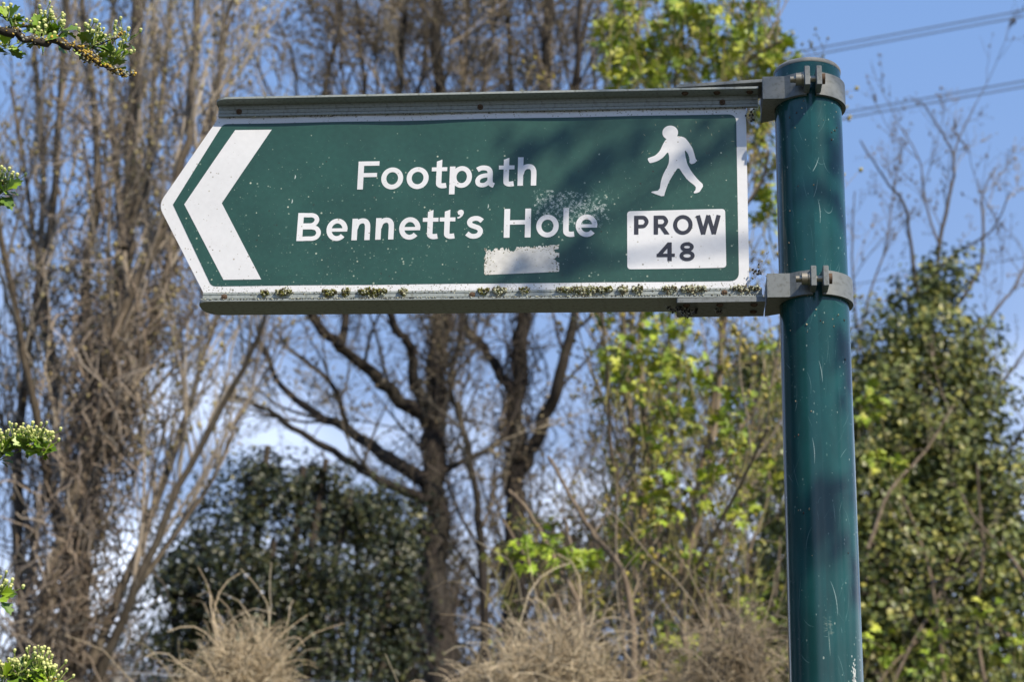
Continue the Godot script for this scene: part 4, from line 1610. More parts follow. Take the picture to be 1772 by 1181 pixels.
func arc(c: Vector2, rx: float, ry: float, a0: float, a1: float, w: float) -> PackedVector2Array:
	var left := PackedVector2Array()
	var right := PackedVector2Array()
	for k in 33:
		var a := deg_to_rad(lerpf(a0, a1, k / 32.0))
		left.append(c + Vector2(cos(a) * (rx + w / 2.0), sin(a) * (ry + w / 2.0)))
		right.append(c + Vector2(cos(a) * (rx - w / 2.0), sin(a) * (ry - w / 2.0)))
	right.reverse()
	left.append_array(right)
	return left


func ring(c: Vector2, rx: float, ry: float, w: float) -> Array:
	return [arc(c, rx, ry, 90, 270, w), arc(c, rx, ry, -90, 90, w)]


func V(x: float, y: float) -> Vector2:
	return Vector2(x, y)


func glyph(ch: String) -> Array:
	match ch:
		"F": return [rect(0, 0, 7.9, 41.5), rect(7.9, 34.9, 29, 41.5), rect(7.9, 18.0, 26.5, 24.1)]
		"o": return ring(V(15.2, 15.7), 11.6, 12.8, 7.0)
		"t": return [stroke([V(10.2, 24), V(10.2, 8), V(11.2, 5), V(14, 3.7), V(17, 3.6), V(20.6, 4.2)], 7.4), PackedVector2Array([V(6.5, 24), V(13.9, 24), V(13.9, 42.4), V(6.5, 39.6)]), rect(0, 25.2, 21.2, 31.0)]
		"p": return [rect(0, -9.5, 7.6, 31.6)] + ring(V(16.6, 15.9), 10.6, 12.6, 6.9)
		"a": return [stroke([V(3.4, 25.6), V(8, 28), V(13.5, 28.3), V(18.5, 26.5), V(20.9, 22), V(21.1, 14), V(21.2, 8), V(22.6, 4.2), V(26.6, 2.2)], 7.1), stroke([V(21, 17.6), V(14, 17), V(7.5, 15), V(4.3, 10.4), V(5.2, 5.2), V(9.8, 3.0), V(15.5, 4.2), V(20.5, 8.5)], 6.3)]
		"h": return [rect(0, 0, 7.5, 42), stroke([V(4.5, 17), V(6.5, 23.5), V(10, 27), V(14.4, 28.1), V(18.6, 27), V(21.2, 23), V(21.8, 17), V(21.8, 8), V(21.8, 0)], 7.3)]
		"n": return [rect(0, 0, 7.5, 31.4), stroke([V(4.5, 17), V(6.5, 23.5), V(10, 27), V(14.2, 28.1), V(18.2, 27), V(20.8, 23), V(21.4, 17), V(21.4, 8), V(21.4, 0)], 7.3)]
		"B": return [rect(0, 0, 7.9, 41.5), stroke([V(7, 38.3), V(14, 38), V(19, 38), V(24, 36), V(26.4, 31.2), V(24.4, 26), V(20, 23.2), V(14, 22.8), V(7, 22.8)], 6.3), stroke([V(7, 20.2), V(15, 20.2), V(21, 20.0), V(27, 17.8), V(29.8, 11.8), V(27.4, 6), V(22, 3.6), V(15, 3.5), V(7, 3.2)], 6.4)]
		"e": return [arc(V(14.5, 15.7), 11.0, 12.8, 0, 318, 7.0), rect(6.2, 12.9, 28.6, 17.8)]
		"s": return [stroke([V(22.4, 24.8), V(18, 28), V(12.6, 28.8), V(7.4, 27), V(5.4, 23.0), V(7.4, 19.2), V(12.6, 16.9), V(18, 14.5), V(20.4, 10), V(18, 4.9), V(12.4, 2.9), V(7, 3.7), V(2.2, 7.2)], 6.9)]
		"'": return [PackedVector2Array([V(1.2, 0.5), V(4.6, 1.6), V(7.8, 4.6), V(9.4, 8.6), V(8.6, 12.2), V(5.6, 13.6), V(2.2, 12.6), V(0.8, 9.6), V(1.8, 6.6), V(4.8, 5.4), V(3.6, 3.6), V(0.6, 2.6)])]
		"H": return [rect(0, 0, 7.9, 41.5), rect(28.3, 0, 36.2, 41.5), rect(7.9, 18.7, 28.3, 25.1)]
		"l": return [stroke([V(4.2, 42), V(4.2, 26), V(4.2, 9), V(5.4, 5.4), V(8.6, 3.8), V(11.6, 3.6), V(15.2, 4.0)], 7.5)]
		"P": return [rect(0, 0, 5.8, 27), stroke([V(5, 24.4), V(10, 24.4), V(13.8, 23.6), V(16.7, 18.2), V(13.8, 12.6), V(10, 11.6), V(5, 11.6)], 5.2)]
		"R": return [rect(0, 0, 5.8, 27), stroke([V(5, 24.4), V(10, 24.4), V(13.8, 23.6), V(16.7, 18.4), V(13.8, 13.2), V(10, 12.2), V(5, 12.2)], 5.2), PackedVector2Array([V(7.6, 10.5), V(13.4, 11.5), V(21, 0), V(14.4, 0)])]
		"O": return ring(V(12.8, 13.5), 10.2, 11.4, 5.3)
		"W": return [stroke([V(2.8, 27), V(9.6, 0)], 5.6, false), stroke([V(9.6, 0), V(16.5, 27)], 5.2, false), stroke([V(16.5, 27), V(23.4, 0)], 5.2, false), stroke([V(23.4, 0), V(30.2, 27)], 5.6, false)]
		"4": return [rect(14.2, 0, 20, 26.5), stroke([V(16.4, 24.6), V(3.0, 8.4)], 5.2, false), rect(0, 5.8, 24, 10.6)]
		"8": return ring(V(9.9, 19.8), 6.4, 4.4, 4.9) + ring(V(9.9, 7.4), 7.4, 5.1, 5.0)
	return []


# the pieces of a letter without overlaps, moved to its place
func letter(ch: String, at: Vector2) -> Array:
	var done := []
	for p in glyph(ch):
		var rest := [p]
		for d in done:
			var next := []
			for q in rest:
				for w in Geometry2D.clip_polygons(q, d):
					if not Geometry2D.is_polygon_clockwise(w):
						next.append(w)
			rest = next
		done.append_array(rest)
	var out := []
	for p in done:
		var q := PackedVector2Array()
		for w in p:
			q.append(w + at)
		out.append(q)
	return out


func dab(im: Image, x: float, y: float, r: float, col: Color, a: float) -> void:
	for py in range(int(y - r - 1), int(y + r + 2)):
		for px in range(int(x - r - 1), int(x + r + 2)):
			if px < 0 or py < 0 or px >= im.get_width() or py >= im.get_height():
				continue
			var k := clampf(r + 0.5 - Vector2(px + 0.5 - x, py + 0.5 - y).length(), 0.0, 1.0) * a
			if k > 0.0:
				im.set_pixel(px, py, im.get_pixel(px, py).lerp(col, k))


func scratch(im: Image, x: float, y: float, ang: float, length: float, w: float, col: Color, a: float, bend := 0.0) -> void:
	var steps := int(length / 1.2)
	for k in steps:
		var t: float = float(k) / maxf(steps, 1.0)
		dab(im, x, y, w * (0.6 + 0.6 * sin(t * PI)), col, a * rng.randf_range(0.5, 1.0))
		x += cos(ang) * 1.2
		y += sin(ang) * 1.2
		ang += bend


# the sheet's dirt: x in 0..2048 is u -890..-75, y in 0..704 is v 140..-140
func face_texture(base: Color, vary: float, seed_: int, white: bool) -> ImageTexture:
	rng.seed = seed_
	var w := 2048
	var h := 704
	var im := Image.create(512, 176, false, Image.FORMAT_RGB8)
	var n := noise_at(seed_, 0.012, 4)
	var n2 := noise_at(seed_ + 1, 0.15, 2)
	for y in 176:
		for x in 512:
			var k := 1.0 + n.get_noise_2d(x, y) * vary + n2.get_noise_2d(x, y) * vary * 0.5
			im.set_pixel(x, y, Color(base.r * k, base.g * k, base.b * k))
	im.resize(w, h, Image.INTERPOLATE_CUBIC)
	var px := func(u: float, v: float) -> Vector2: return Vector2((u + 890.0) / 815.0 * w, (0.5 - v / 280.0) * h)
	# pale droppings and lichen specks, thickest towards the foot of the board where they settle
	for k in (2600 if not white else 1500):
		var y := h * (0.1 + 0.85 * pow(rng.randf(), 0.55))
		var x := rng.randf() * w
		if rng.randf() < 0.35:
			x = fmod(absf(rng.randfn() * 0.16 + [0.1, 0.38, 0.52, 0.9][rng.randi() % 4]), 1.0) * w
		var r := 0.55 + pow(rng.randf(), 6.0) * 2.9
		if white:
			dab(im, x, y, r * 0.9, lin(0.10, 0.09, 0.06) if rng.randf() < 0.6 else lin(0.3, 0.27, 0.2), rng.randf_range(0.25, 0.9))
		else:
			dab(im, x, y, r, lin(0.55, 0.56, 0.45) if rng.randf() < 0.85 else lin(0.03, 0.03, 0.02), rng.randf_range(0.25, 0.95))
	for k in 130:
		scratch(im, rng.randf() * w, rng.randf() * h, rng.randf() * TAU, rng.randf_range(6, 40), 0.35, lin(0.5, 0.52, 0.5) if not white else lin(0.35, 0.33, 0.3), rng.randf_range(0.1, 0.5), rng.randfn() * 0.01)
	# grime line along the lower and upper edge
	for k in 900:
		var y := h * 0.5 + (0.45 if rng.randf() < 0.75 else -0.45) * h + rng.randfn() * 9.0
		if white:
			dab(im, rng.randf() * w, y, rng.randf_range(0.5, 2.2), lin(0.10, 0.09, 0.05), rng.randf_range(0.2, 0.8))
	# husks caught in cobweb around the walking figure
	for k in 26:
		var p: Vector2 = px.call(lerpf(-245.0, -95.0, rng.randf()), lerpf(122.0, 45.0, rng.randf()))
		scratch(im, p.x, p.y, rng.randf() * TAU, rng.randf_range(6, 14), 0.9, lin(0.45, 0.36, 0.22) if rng.randf() < 0.7 else lin(0.05, 0.045, 0.04), 0.8, rng.randfn() * 0.05)
	# the scraped patch above and over the word Hole
	var n3 := noise_at(77, 0.055, 3)
	for k in 4200:
		var q := Vector2(rng.randf(), rng.randf())
		var p: Vector2 = px.call(lerpf(-372.0, -268.0, q.x), lerpf(12.0, -36.0, q.y) - 10.0 * (q.x - 0.4))
		var here := n3.get_noise_2d(p.x, p.y) + 0.34 - absf(q.y - 0.42) * 0.8 - pow(absf(q.x - 0.5) * 2.0, 4.0) * 0.4
		if here > 0.12:
			scratch(im, p.x, p.y, rng.randfn() * 0.5 + (1.2 if rng.randf() < 0.4 else 0.0), rng.randf_range(3, 10), rng.randf_range(0.4, 1.1), lin(0.6, 0.62, 0.6) if not white else lin(0.40, 0.38, 0.33), clampf(here * 1.8, 0.0, 0.7) * (1.0 if not white else 0.3))
	for k in 40:
		var p: Vector2 = px.call(rng.randf_range(-372.0, -262.0), rng.randf_range(22.0, -40.0))
		scratch(im, p.x, p.y, rng.randf_range(1.0, 2.2), rng.randf_range(8, 34), 0.5, lin(0.6, 0.62, 0.6), 0.4, rng.randfn() * 0.02)
	if not white:
		# two small bare dents
		for d in [[-698, 42], [-700, 6], [-430, -6]]:
			var p: Vector2 = px.call(d[0], d[1])
			scratch(im, p.x, p.y, 1.3, 16, 1.6, lin(0.6, 0.62, 0.6), 0.8, 0.06)
	return ImageTexture.create_from_image(im)


func pole_texture() -> ImageTexture:
	# one turn of the pole across, one metre down
	rng.seed = 71
	var w := 1024
	var h := 2048
	var im := Image.create(256, 512, false, Image.FORMAT_RGB8)
	var base := lin(0.010, 0.064, 0.066)
	var n := noise_at(5, 0.02, 4)
	for y in 512:
		for x in 256:
			var k := 1.0 + n.get_noise_2d(x, y) * 0.16
			im.set_pixel(x, y, Color(base.r * k, base.g * k, base.b * k))
	im.resize(w, h, Image.INTERPOLATE_CUBIC)
	for k in 2400:
		dab(im, rng.randf() * w, rng.randf() * h, 0.5 + pow(rng.randf(), 5.0) * 3.0, lin(0.45, 0.48, 0.42), rng.randf_range(0.15, 0.85))
	for k in 420:
		scratch(im, rng.randf() * w, rng.randf() * h, PI / 2 + rng.randfn() * 0.5, rng.randf_range(10, 80), rng.randf_range(0.3, 0.8), lin(0.4, 0.48, 0.48), rng.randf_range(0.15, 0.8), rng.randfn() * 0.02)
	# heavier scrapes on the side towards the path
	for s in [[0.03, 0.14, 2.0, 60], [0.02, 0.20, 1.2, 70], [0.98, 0.3, 1.4, 80], [0.0, 0.42, 1.1, 60], [0.96, 0.52, 1.2, 70], [0.02, 0.70, 0.9, 90], [0.08, 0.9, 2.2, 130]]:
		scratch(im, fposmod(s[0], 1.0) * w, s[1] * h, s[2], s[3], 1.1, lin(0.5, 0.56, 0.56), 0.75, 0.01)
	# remains of tape and a bare chip near the foot of the picture
	for k in 60:
		var q := Vector2(rng.randf_range(-0.02, 0.012), rng.randf_range(0.742, 0.764))
		scratch(im, fposmod(q.x, 1.0) * w, q.y * h, rng.randfn() * 0.15, rng.randf_range(5, 26), rng.randf_range(0.5, 1.4), lin(0.16, 0.2, 0.17), 0.4)
	scratch(im, 0.985 * w, 0.766 * h, 0.1, 110, 0.8, lin(0.5, 0.52, 0.46), 0.7, -0.008)
	scratch(im, 0.004 * w, 0.760 * h, 1.5, 60, 1.3, lin(0.35, 0.38, 0.34), 0.6)
	for k in 70:
		dab(im, (0.122 + rng.randfn() * 0.006) * w, (0.810 + rng.randfn() * 0.008) * h, rng.randf_range(1.0, 4.0), lin(0.55, 0.56, 0.54) if rng.randf() < 0.8 else lin(0.05, 0.05, 0.05), 0.9)
	return ImageTexture.create_from_image(im)


func metal(col: Color, rough: float, seed_: int) -> StandardMaterial3D:
	var m := plain(col, rough)
	var t := NoiseTexture2D.new()
	t.width = 256
	t.height = 256
	t.seamless = true
	t.noise = noise_at(seed_, 0.035, 5)
	var g := Gradient.new()
	g.offsets = PackedFloat32Array([0.0, 0.3, 0.42, 1.0])
	g.colors = PackedColorArray([Color(0.78, 0.77, 0.73), Color(0.9, 0.9, 0.89), Color(0.96, 0.96, 0.96), Color(1, 1, 1)])
	t.color_ramp = g
	m.albedo_texture = t
	m.uv1_triplanar = true
	m.uv1_scale = Vector3(14, 14, 14)
	return m


func mm(x: float, y: float, z: float) -> Vector3:
	return Vector3(x, y, z) * 0.001


# profile in (y, z) mm swept along x from x0 to x1
func sweep_x(g: Geo, prof: Array, x0: float, x1: float) -> void:
	var m := prof.size()
	for k in m:
		var a: Vector2 = prof[k]
		var b: Vector2 = prof[(k + 1) % m]
		g.quad(mm(x0, a.x, a.y), mm(x0, b.x, b.y), mm(x1, b.x, b.y), mm(x1, a.x, a.y), Color.WHITE)
	var ids := Geometry2D.triangulate_polygon(PackedVector2Array(prof))
	for k in range(0, ids.size(), 3):
		for e in [x0, x1]:
			var p: Vector2 = prof[ids[k]]
			var q: Vector2 = prof[ids[k + 1]]
			var r: Vector2 = prof[ids[k + 2]]
			var A := mm(e, p.x, p.y)
			var B := mm(e, q.x, q.y)
			var C := mm(e, r.x, r.y)
			var flip: bool = ((C - A).cross(B - A).x > 0.0) != (e == x1)
			if flip:
				g.tri(A, C, B, Color.WHITE)
			else:
				g.tri(A, B, C, Color.WHITE)


# a flat plate: outline in (x, z) mm, between two heights, with a small chamfer
func slab_y(g: Geo, outline: PackedVector2Array, y0: float, y1: float, rise := 0.0, x_ref := 0.0) -> void:
	var up := func(p: Vector2, y: float) -> Vector3: return mm(p.x, y + rise * (p.x - x_ref), p.y)
	var m := outline.size()
	for k in m:
		var a := outline[k]
		var b := outline[(k + 1) % m]
		var q0: Vector3 = up.call(a, y0)
		var q1: Vector3 = up.call(b, y0)
		var q2: Vector3 = up.call(b, y1)
		var q3: Vector3 = up.call(a, y1)
		g.quad(q0, q1, q2, q3, Color.WHITE)
	var ids := Geometry2D.triangulate_polygon(outline)
	for k in range(0, ids.size(), 3):
		for y in [y0, y1]:
			var A: Vector3 = up.call(outline[ids[k]], y)
			var B: Vector3 = up.call(outline[ids[k + 1]], y)
			var C: Vector3 = up.call(outline[ids[k + 2]], y)
			if ((C - A).cross(B - A).y > 0.0) != (y == y1):
				g.tri(A, C, B, Color.WHITE)
			else:
				g.tri(A, B, C, Color.WHITE)


func disc_tube(g: Geo, a: Vector3, b: Vector3, r0: float, r1: float, sides: int, col := Color.WHITE) -> void:
	g.tube(PackedVector3Array([a, b]), PackedFloat32Array([r0, r1]), sides, col, col, true)


func make_post() -> void:
	var t := thing("footpath_sign", "green and white footpath finger sign on a teal pole, arrow pointing left", "sign", Vector3.ZERO)
	t.rotation.y = POST_TURN
	var white := plain(Color.WHITE, 0.42)
	white.albedo_texture = face_texture(lin(0.71, 0.725, 0.755), 0.03, 81, true)
	var green := plain(Color.WHITE, 0.36)
	green.albedo_texture = face_texture(lin(0.022, 0.076, 0.060), 0.10, 82, false)
	var black := plain(lin(0.022, 0.025, 0.04), 0.45)
	var rail_mat := metal(lin(0.31, 0.345, 0.34), 0.5, 14)
	var clamp_mat := metal(lin(0.185, 0.205, 0.212), 0.5, 15)
	var steel := plain(lin(0.34, 0.31, 0.25), 0.45)
	steel.metallic = 0.85
	var rust := plain(lin(0.10, 0.06, 0.035), 0.8)
	var pole_paint := plain(Color.WHITE, 0.17)
	pole_paint.albedo_texture = pole_texture()

	# pole
	var g := Geo.new()
	var rows := [-0.1, 0.4, 1.0, 1.5, 2.0, 2.35, 2.6, PLATE_Y + 0.176]
	for k in rows.size():
		for s in 73:
			var a := TAU * s / 72.0
			var d := Vector3(sin(a), 0, cos(a))
			g.v.append(d * 0.0445 + Vector3(0, rows[k], 0)); g.n.append(d); g.c.append(Color.WHITE)
			g.t.append(Vector2(s / 72.0, PLATE_Y + 0.176 - rows[k]))
	for k in rows.size() - 1:
		for s in 72:
			var q := k * 73 + s
			g.i.append(q); g.i.append(q + 73); g.i.append(q + 1)
			g.i.append(q + 1); g.i.append(q + 73); g.i.append(q + 74)
	var pole := part("pole", g, pole_paint, t, "scratched glossy teal steel pole")
	g = Geo.new()
	var prof := [[0.0445, 0.0], [0.0452, 0.001], [0.0452, 0.004], [0.0435, 0.0065], [0.036, 0.0085], [0.02, 0.0098], [0.0, 0.010]]
	for k in prof.size():
		for s in 49:
			var a := TAU * s / 48.0
			var e: Array = prof[max(k - 1, 0)]
			var f: Array = prof[min(k + 1, prof.size() - 1)]
			var slope := Vector2(f[1] - e[1], e[0] - f[0]).normalized()
			g.v.append(Vector3(sin(a) * prof[k][0], PLATE_Y + 0.1762 + prof[k][1], cos(a) * prof[k][0]))
			g.n.append(Vector3(sin(a) * slope.x, slope.y, cos(a) * slope.x).normalized()); g.c.append(Color.WHITE); g.t.append(Vector2.ZERO)
	for k in prof.size() - 1:
		for s in 48:
			var q := k * 49 + s
			g.i.append(q); g.i.append(q + 49); g.i.append(q + 1)
			g.i.append(q + 1); g.i.append(q + 49); g.i.append(q + 50)
	part("cap", g, metal(lin(0.33, 0.32, 0.29), 0.7, 16), pole, "weathered grey pole cap")

	# plate
	var board := Node3D.new()
	board.name = "sign_board"
	t.add_child(board)
	board.position = Vector3(0, PLATE_Y, 0)
	board.set_meta("label", "white-edged green board reading Footpath Bennett's Hole, PROW 48")
	var outer := rounded(PackedVector2Array([V(-83, -140), V(-83, 140), V(-806.5, 140), V(-886.5, 0), V(-806.5, -140)]), [0, 0, 0, 14, 0])
	var pm := MeshInstance3D.new()
	pm.name = "plate"
	pm.mesh = sheet([outer], 0.0)
	pm.material_override = white
	board.add_child(pm, true)
	g = Geo.new()
	for k in outer.size():
		var a := outer[k]
		var b := outer[(k + 1) % outer.size()]
		var m := int(a.distance_to(b) / 20.0) + 1
		for s in m:
			var p := a.lerp(b, float(s) / m)
			var q := a.lerp(b, float(s + 1) / m)
			g.quad(mm(p.x, p.y, wave(p.x, p.y)), mm(q.x, q.y, wave(q.x, q.y)), mm(q.x, q.y, -4.0), mm(p.x, p.y, -4.0), Color.WHITE)
	var ids := Geometry2D.triangulate_polygon(outer)
	for k in range(0, ids.size(), 3):
		g.tri(mm(outer[ids[k]].x, outer[ids[k]].y, -4.0), mm(outer[ids[k + 1]].x, outer[ids[k + 1]].y, -4.0), mm(outer[ids[k + 2]].x, outer[ids[k + 2]].y, -4.0), Color.WHITE)
	part("back_sheet", g, rail_mat, board)
	part("green_field", sheet([rounded(PackedVector2Array([V(-96.3, -119.5), V(-96.3, 121.5), V(-804.8, 120.5), V(-866, 0), V(-802.5, -120)]), [12, 12, 6, 0, 6])], 0.35), green, board)
	part("arrow", sheet([PackedVector2Array([V(-850, 0), V(-787, 110.8), V(-735.5, 110.8), V(-797.3, 0.8), V(-734.5, -111), V(-786.5, -111)])], 0.7), white, board)
	var text := [["F", -610.5, 18.6], ["o", -578, 18.4], ["o", -543, 18.4], ["t", -508.8, 18.6], ["p", -484, 18.8], ["a", -449.6, 19.0], ["t", -416.8, 19.2], ["h", -391, 20],
		["B", -690, -56], ["e", -649.6, -55.6], ["n", -614.6, -55.6], ["n", -582, -55.4], ["e", -549.8, -55.6], ["t", -518, -55.8], ["t", -495, -55.6], ["'", -472, -27], ["s", -459.8, -55.2], ["H", -407.8, -55], ["o", -364.4, -54.8], ["l", -328.6, -55], ["e", -311.4, -54.8]]
	for l in text:
		part("letter", sheet(letter(l[0], V(l[1], l[2])), 0.7), white, board)
	var body := PackedVector2Array()
	for k in range(0, WALKER.size(), 2):
		body.append(V(WALKER[k], WALKER[k + 1]))
	var fine := PackedVector2Array()
	for k in body.size():
		var a: Vector2 = body[(k + body.size() - 1) % body.size()]
		var b: Vector2 = body[(k + 1) % body.size()]
		fine.append(body[k].lerp(a, 0.2))
		fine.append(body[k].lerp(b, 0.2))
	var head := PackedVector2Array()
	for k in 28:
		head.append(V(-185.2 + 10.6 * cos(TAU * k / 28), 95.2 + 10.6 * sin(TAU * k / 28)))
	var pieces := [fine]
	for q in Geometry2D.clip_polygons(head, fine):
		pieces.append(q)
	part("walking_figure", sheet(pieces, 0.7), white, board, "white walking person symbol")
	part("number_panel", sheet([rounded(PackedVector2Array([V(-242.4, -101.8), V(-112.6, -101.0), V(-113.0, -17.3), V(-243.0, -18.6)]), [5, 5, 5, 5])], 0.7), white, board, "white panel reading PROW 48")
	for l in [["P", -233.6, -52.3], ["R", -207.6, -52.5], ["O", -181.8, -52.9], ["W", -151.8, -53.3], ["4", -203.8, -90.6], ["8", -173.6, -90.8]]:
		part("letter", sheet(letter(l[0], V(l[1], l[2])), 1.05), black, board)
	make_sticker(board)

	# rails above and below: a grooved lip over the sheet and a wide flange with a rounded nose
	for sg in [1.0, -1.0]:
		g = Geo.new()
		var lip := []
		for q in [[130, 1.6], [130.6, 3.6], [133.4, 3.6], [133.8, 2.8], [134.6, 2.8], [135, 3.8], [139.2, 3.8], [139.6, 3.0], [140.4, 3.0], [140.8, 4.2], [147.2, 4.2], [147.2, 1.6]]:
			lip.append(Vector2(q[0] * sg, q[1] + 0.4))
		sweep_x(g, lip, -812, -67)
		sweep_x(g, [Vector2(134 * sg, -8), Vector2(134 * sg, -4.4), Vector2(147.2 * sg, -4.4), Vector2(147.2 * sg, -8)], -812, -67)
		var nose := rounded(PackedVector2Array([V(-67, 24), V(-67, -32), V(-815, -32), V(-815, 24)]), [0, 0, 26, 22])
		slab_y(g, nose, 147.4 * sg if sg > 0 else -150.4, 150.4 if sg > 0 else -147.4)
		var rail := part("rail", g, rail_mat, t, "grey upper edge rail" if sg > 0 else "grey lower edge rail crusted with moss")
		rail.position.y = PLATE_Y
		for x in ([-782.5, -444.7, -114.5] if sg > 0 else [-782.2, -447.0, -115.7]):
			var sc := Geo.new()
			disc_tube(sc, mm(x, 137.2 * sg, 4.2), mm(x, 137.2 * sg, 6.4), 0.0042, 0.0036, 12)
			disc_tube(sc, mm(x, 137.2 * sg, 6.4), mm(x, 137.2 * sg, 7.6), 0.0024, 0.0014, 8)
			part("screw", sc, rust, rail)
		# flat bar that ties the rail to the clamp
		g = Geo.new()
		if sg > 0:
			slab_y(g, rounded(PackedVector2Array([V(-38, 24), V(-38, -26), V(-178, -26), V(-178, 24)]), [0, 0, 3, 3]), 151.2, 155.4, 0.05, -178)
		else:
			slab_y(g, rounded(PackedVector2Array([V(-64, 24.5), V(-64, -34), V(-178, -34), V(-178, 24.5)]), [0, 0, 3, 3]), -157.6, -151.4, 0.006, -178)
		var bar := part("tie_bar", g, clamp_mat, t)
		bar.position.y = PLATE_Y
		for x in [-165.0, -122.0, -78.0]:
			var sc := Geo.new()
			var y0 := 147.3 if sg > 0 else -157.4
			disc_tube(sc, mm(x, y0, -14), mm(x, y0 - 2.2, -14), 0.005, 0.0035, 10)
			disc_tube(sc, mm(x, y0, 14), mm(x, y0 - 2.2, 14), 0.005, 0.0035, 10)
			part("rivet", sc, rust, bar)

	# clamps
	for c in [[124.6, 157.4], [-156.2, -123.8]]:
		var y0: float = c[0]
		var y1: float = c[1]
		g = Geo.new()
		# plan of the band: round the back of the pole, open at the front where the lugs are, drawn out to a box on the left
		var outline := PackedVector2Array()
		for k in 49:
			var a := deg_to_rad(lerpf(9.0, 217.0 + 20.0, k / 48.0))
			outline.append(V(sin(a) * 50.0, cos(a) * 50.0))
		outline.append(V(-62, -37))
		outline.append(V(-62, 38.5))
		outline.append(V(-33, 38.5))
		for k in 6:
			var a := deg_to_rad(lerpf(-36.0, -6.0, k / 5.0))
			outline.append(V(sin(a) * 50.2, cos(a) * 50.2))
		var inner := PackedVector2Array()
		for k in 61:
			var a := deg_to_rad(lerpf(-6.0, -351.0, k / 60.0))
			inner.append(V(sin(a) * 44.9, cos(a) * 44.9))
		outline.append_array(inner)
		slab_y(g, outline, y0, y1)
		var cl := part("clamp", g, clamp_mat, t, "upper grey pole clamp" if y0 > 0 else "lower grey pole clamp")
		cl.position.y = PLATE_Y
		for x in [-9.0, 6.4]:
			var lg := Geo.new()
			lg.box(mm(x, y0 + 2.5, 46.5), mm(x + 7.2, y1 - 2.5, 73.0), Color.WHITE, 0.0008)
			part("lug", lg, clamp_mat, cl)
		var ym := (y0 + y1) / 2.0
		var bt := Geo.new()
		disc_tube(bt, mm(-27, ym, 61), mm(17.2, ym, 61), 0.0044, 0.0044, 12)
		part("bolt", bt, steel, cl)
		var nt := Geo.new()
		disc_tube(nt, mm(-19.6, ym, 61), mm(-11.6, ym, 61), 0.0092, 0.0092, 6)
		disc_tube(nt, mm(-11.2, ym, 61), mm(-9.2, ym, 61), 0.0098, 0.0098, 18)
		part("nut", nt, steel, cl)
		var hd := Geo.new()
		disc_tube(hd, mm(13.8, ym, 61), mm(18.4, ym, 61), 0.0078, 0.0078, 6)
		part("bolt_head", hd, rust, cl)
	make_grime(t)


func make_sticker(board: Node3D) -> void:
	# remains of a peeled silver-white label, its upper edge eaten away
	rng.seed = 91
	var p := PackedVector2Array([V(-432.5, -106), V(-431, -107.8)])
	p.append(V(-333.5, -104.4))
	p.append(V(-332.3, -103.2))
	p.append(V(-332.6, -92)); p.append(V(-336.5, -90)); p.append(V(-339, -86)); p.append(V(-336, -83)); p.append(V(-333, -84)); p.append(V(-332.8, -78))
	p.append(V(-338, -77)); p.append(V(-340, -73)); p.append(V(-334, -72)); p.append(V(-333, -65.4))
	var x := -337.0
	while x > -433.0:
		p.append(V(x, -66.0 - 0.038 * (-335.0 - x) - pow(rng.randf(), 2.2) * (7.5 if x < -385 else 4.5)))
		x -= rng.randf_range(0.9, 2.4)
	p.append(V(-434, -70)); p.append(V(-430.5, -77)); p.append(V(-433.4, -84))
	p.append(V(-431.6, -88)); p.append(V(-433, -92))
	var m := plain(Color.WHITE, 0.5)
	var im := Image.create(256, 128, false, Image.FORMAT_RGB8)
	var n := noise_at(6, 0.02, 4)
	var n2 := noise_at(7, 0.09, 3)
	for yy in 128:
		for xx in 256:
			var edge := clampf(1.0 - minf(minf(xx, 255 - xx) / 50.0, yy / 46.0), 0.0, 1.0)
			var k := 0.6 + n.get_noise_2d(xx, yy) * 0.16
			var col := Color(k * 1.0, k * 1.0, k * 0.97)
			var eaten := n2.get_noise_2d(xx, yy) + edge * 0.5
			if eaten > 0.66:
				col = Color(0.10, 0.10, 0.07)
			elif eaten > 0.55:
				col = Color(0.62, 0.60, 0.50)
			im.set_pixel(xx, yy, col.linear_to_srgb())
	m.albedo_texture = ImageTexture.create_from_image(im)
	var g := Geo.new()
	var ids := Geometry2D.triangulate_polygon(p)
	for k in range(0, ids.size(), 3):
		split_tri(g, p[ids[k]], p[ids[k + 1]], p[ids[k + 2]], 0.7)
	for k in g.v.size():
		g.t[k] = V((g.v[k].x * 1000.0 + 434.0) / 103.0, (-64.0 - g.v[k].y * 1000.0) / 45.0)
	part("peeled_label", g, m, board, "torn silver-white label remnant under the lettering")


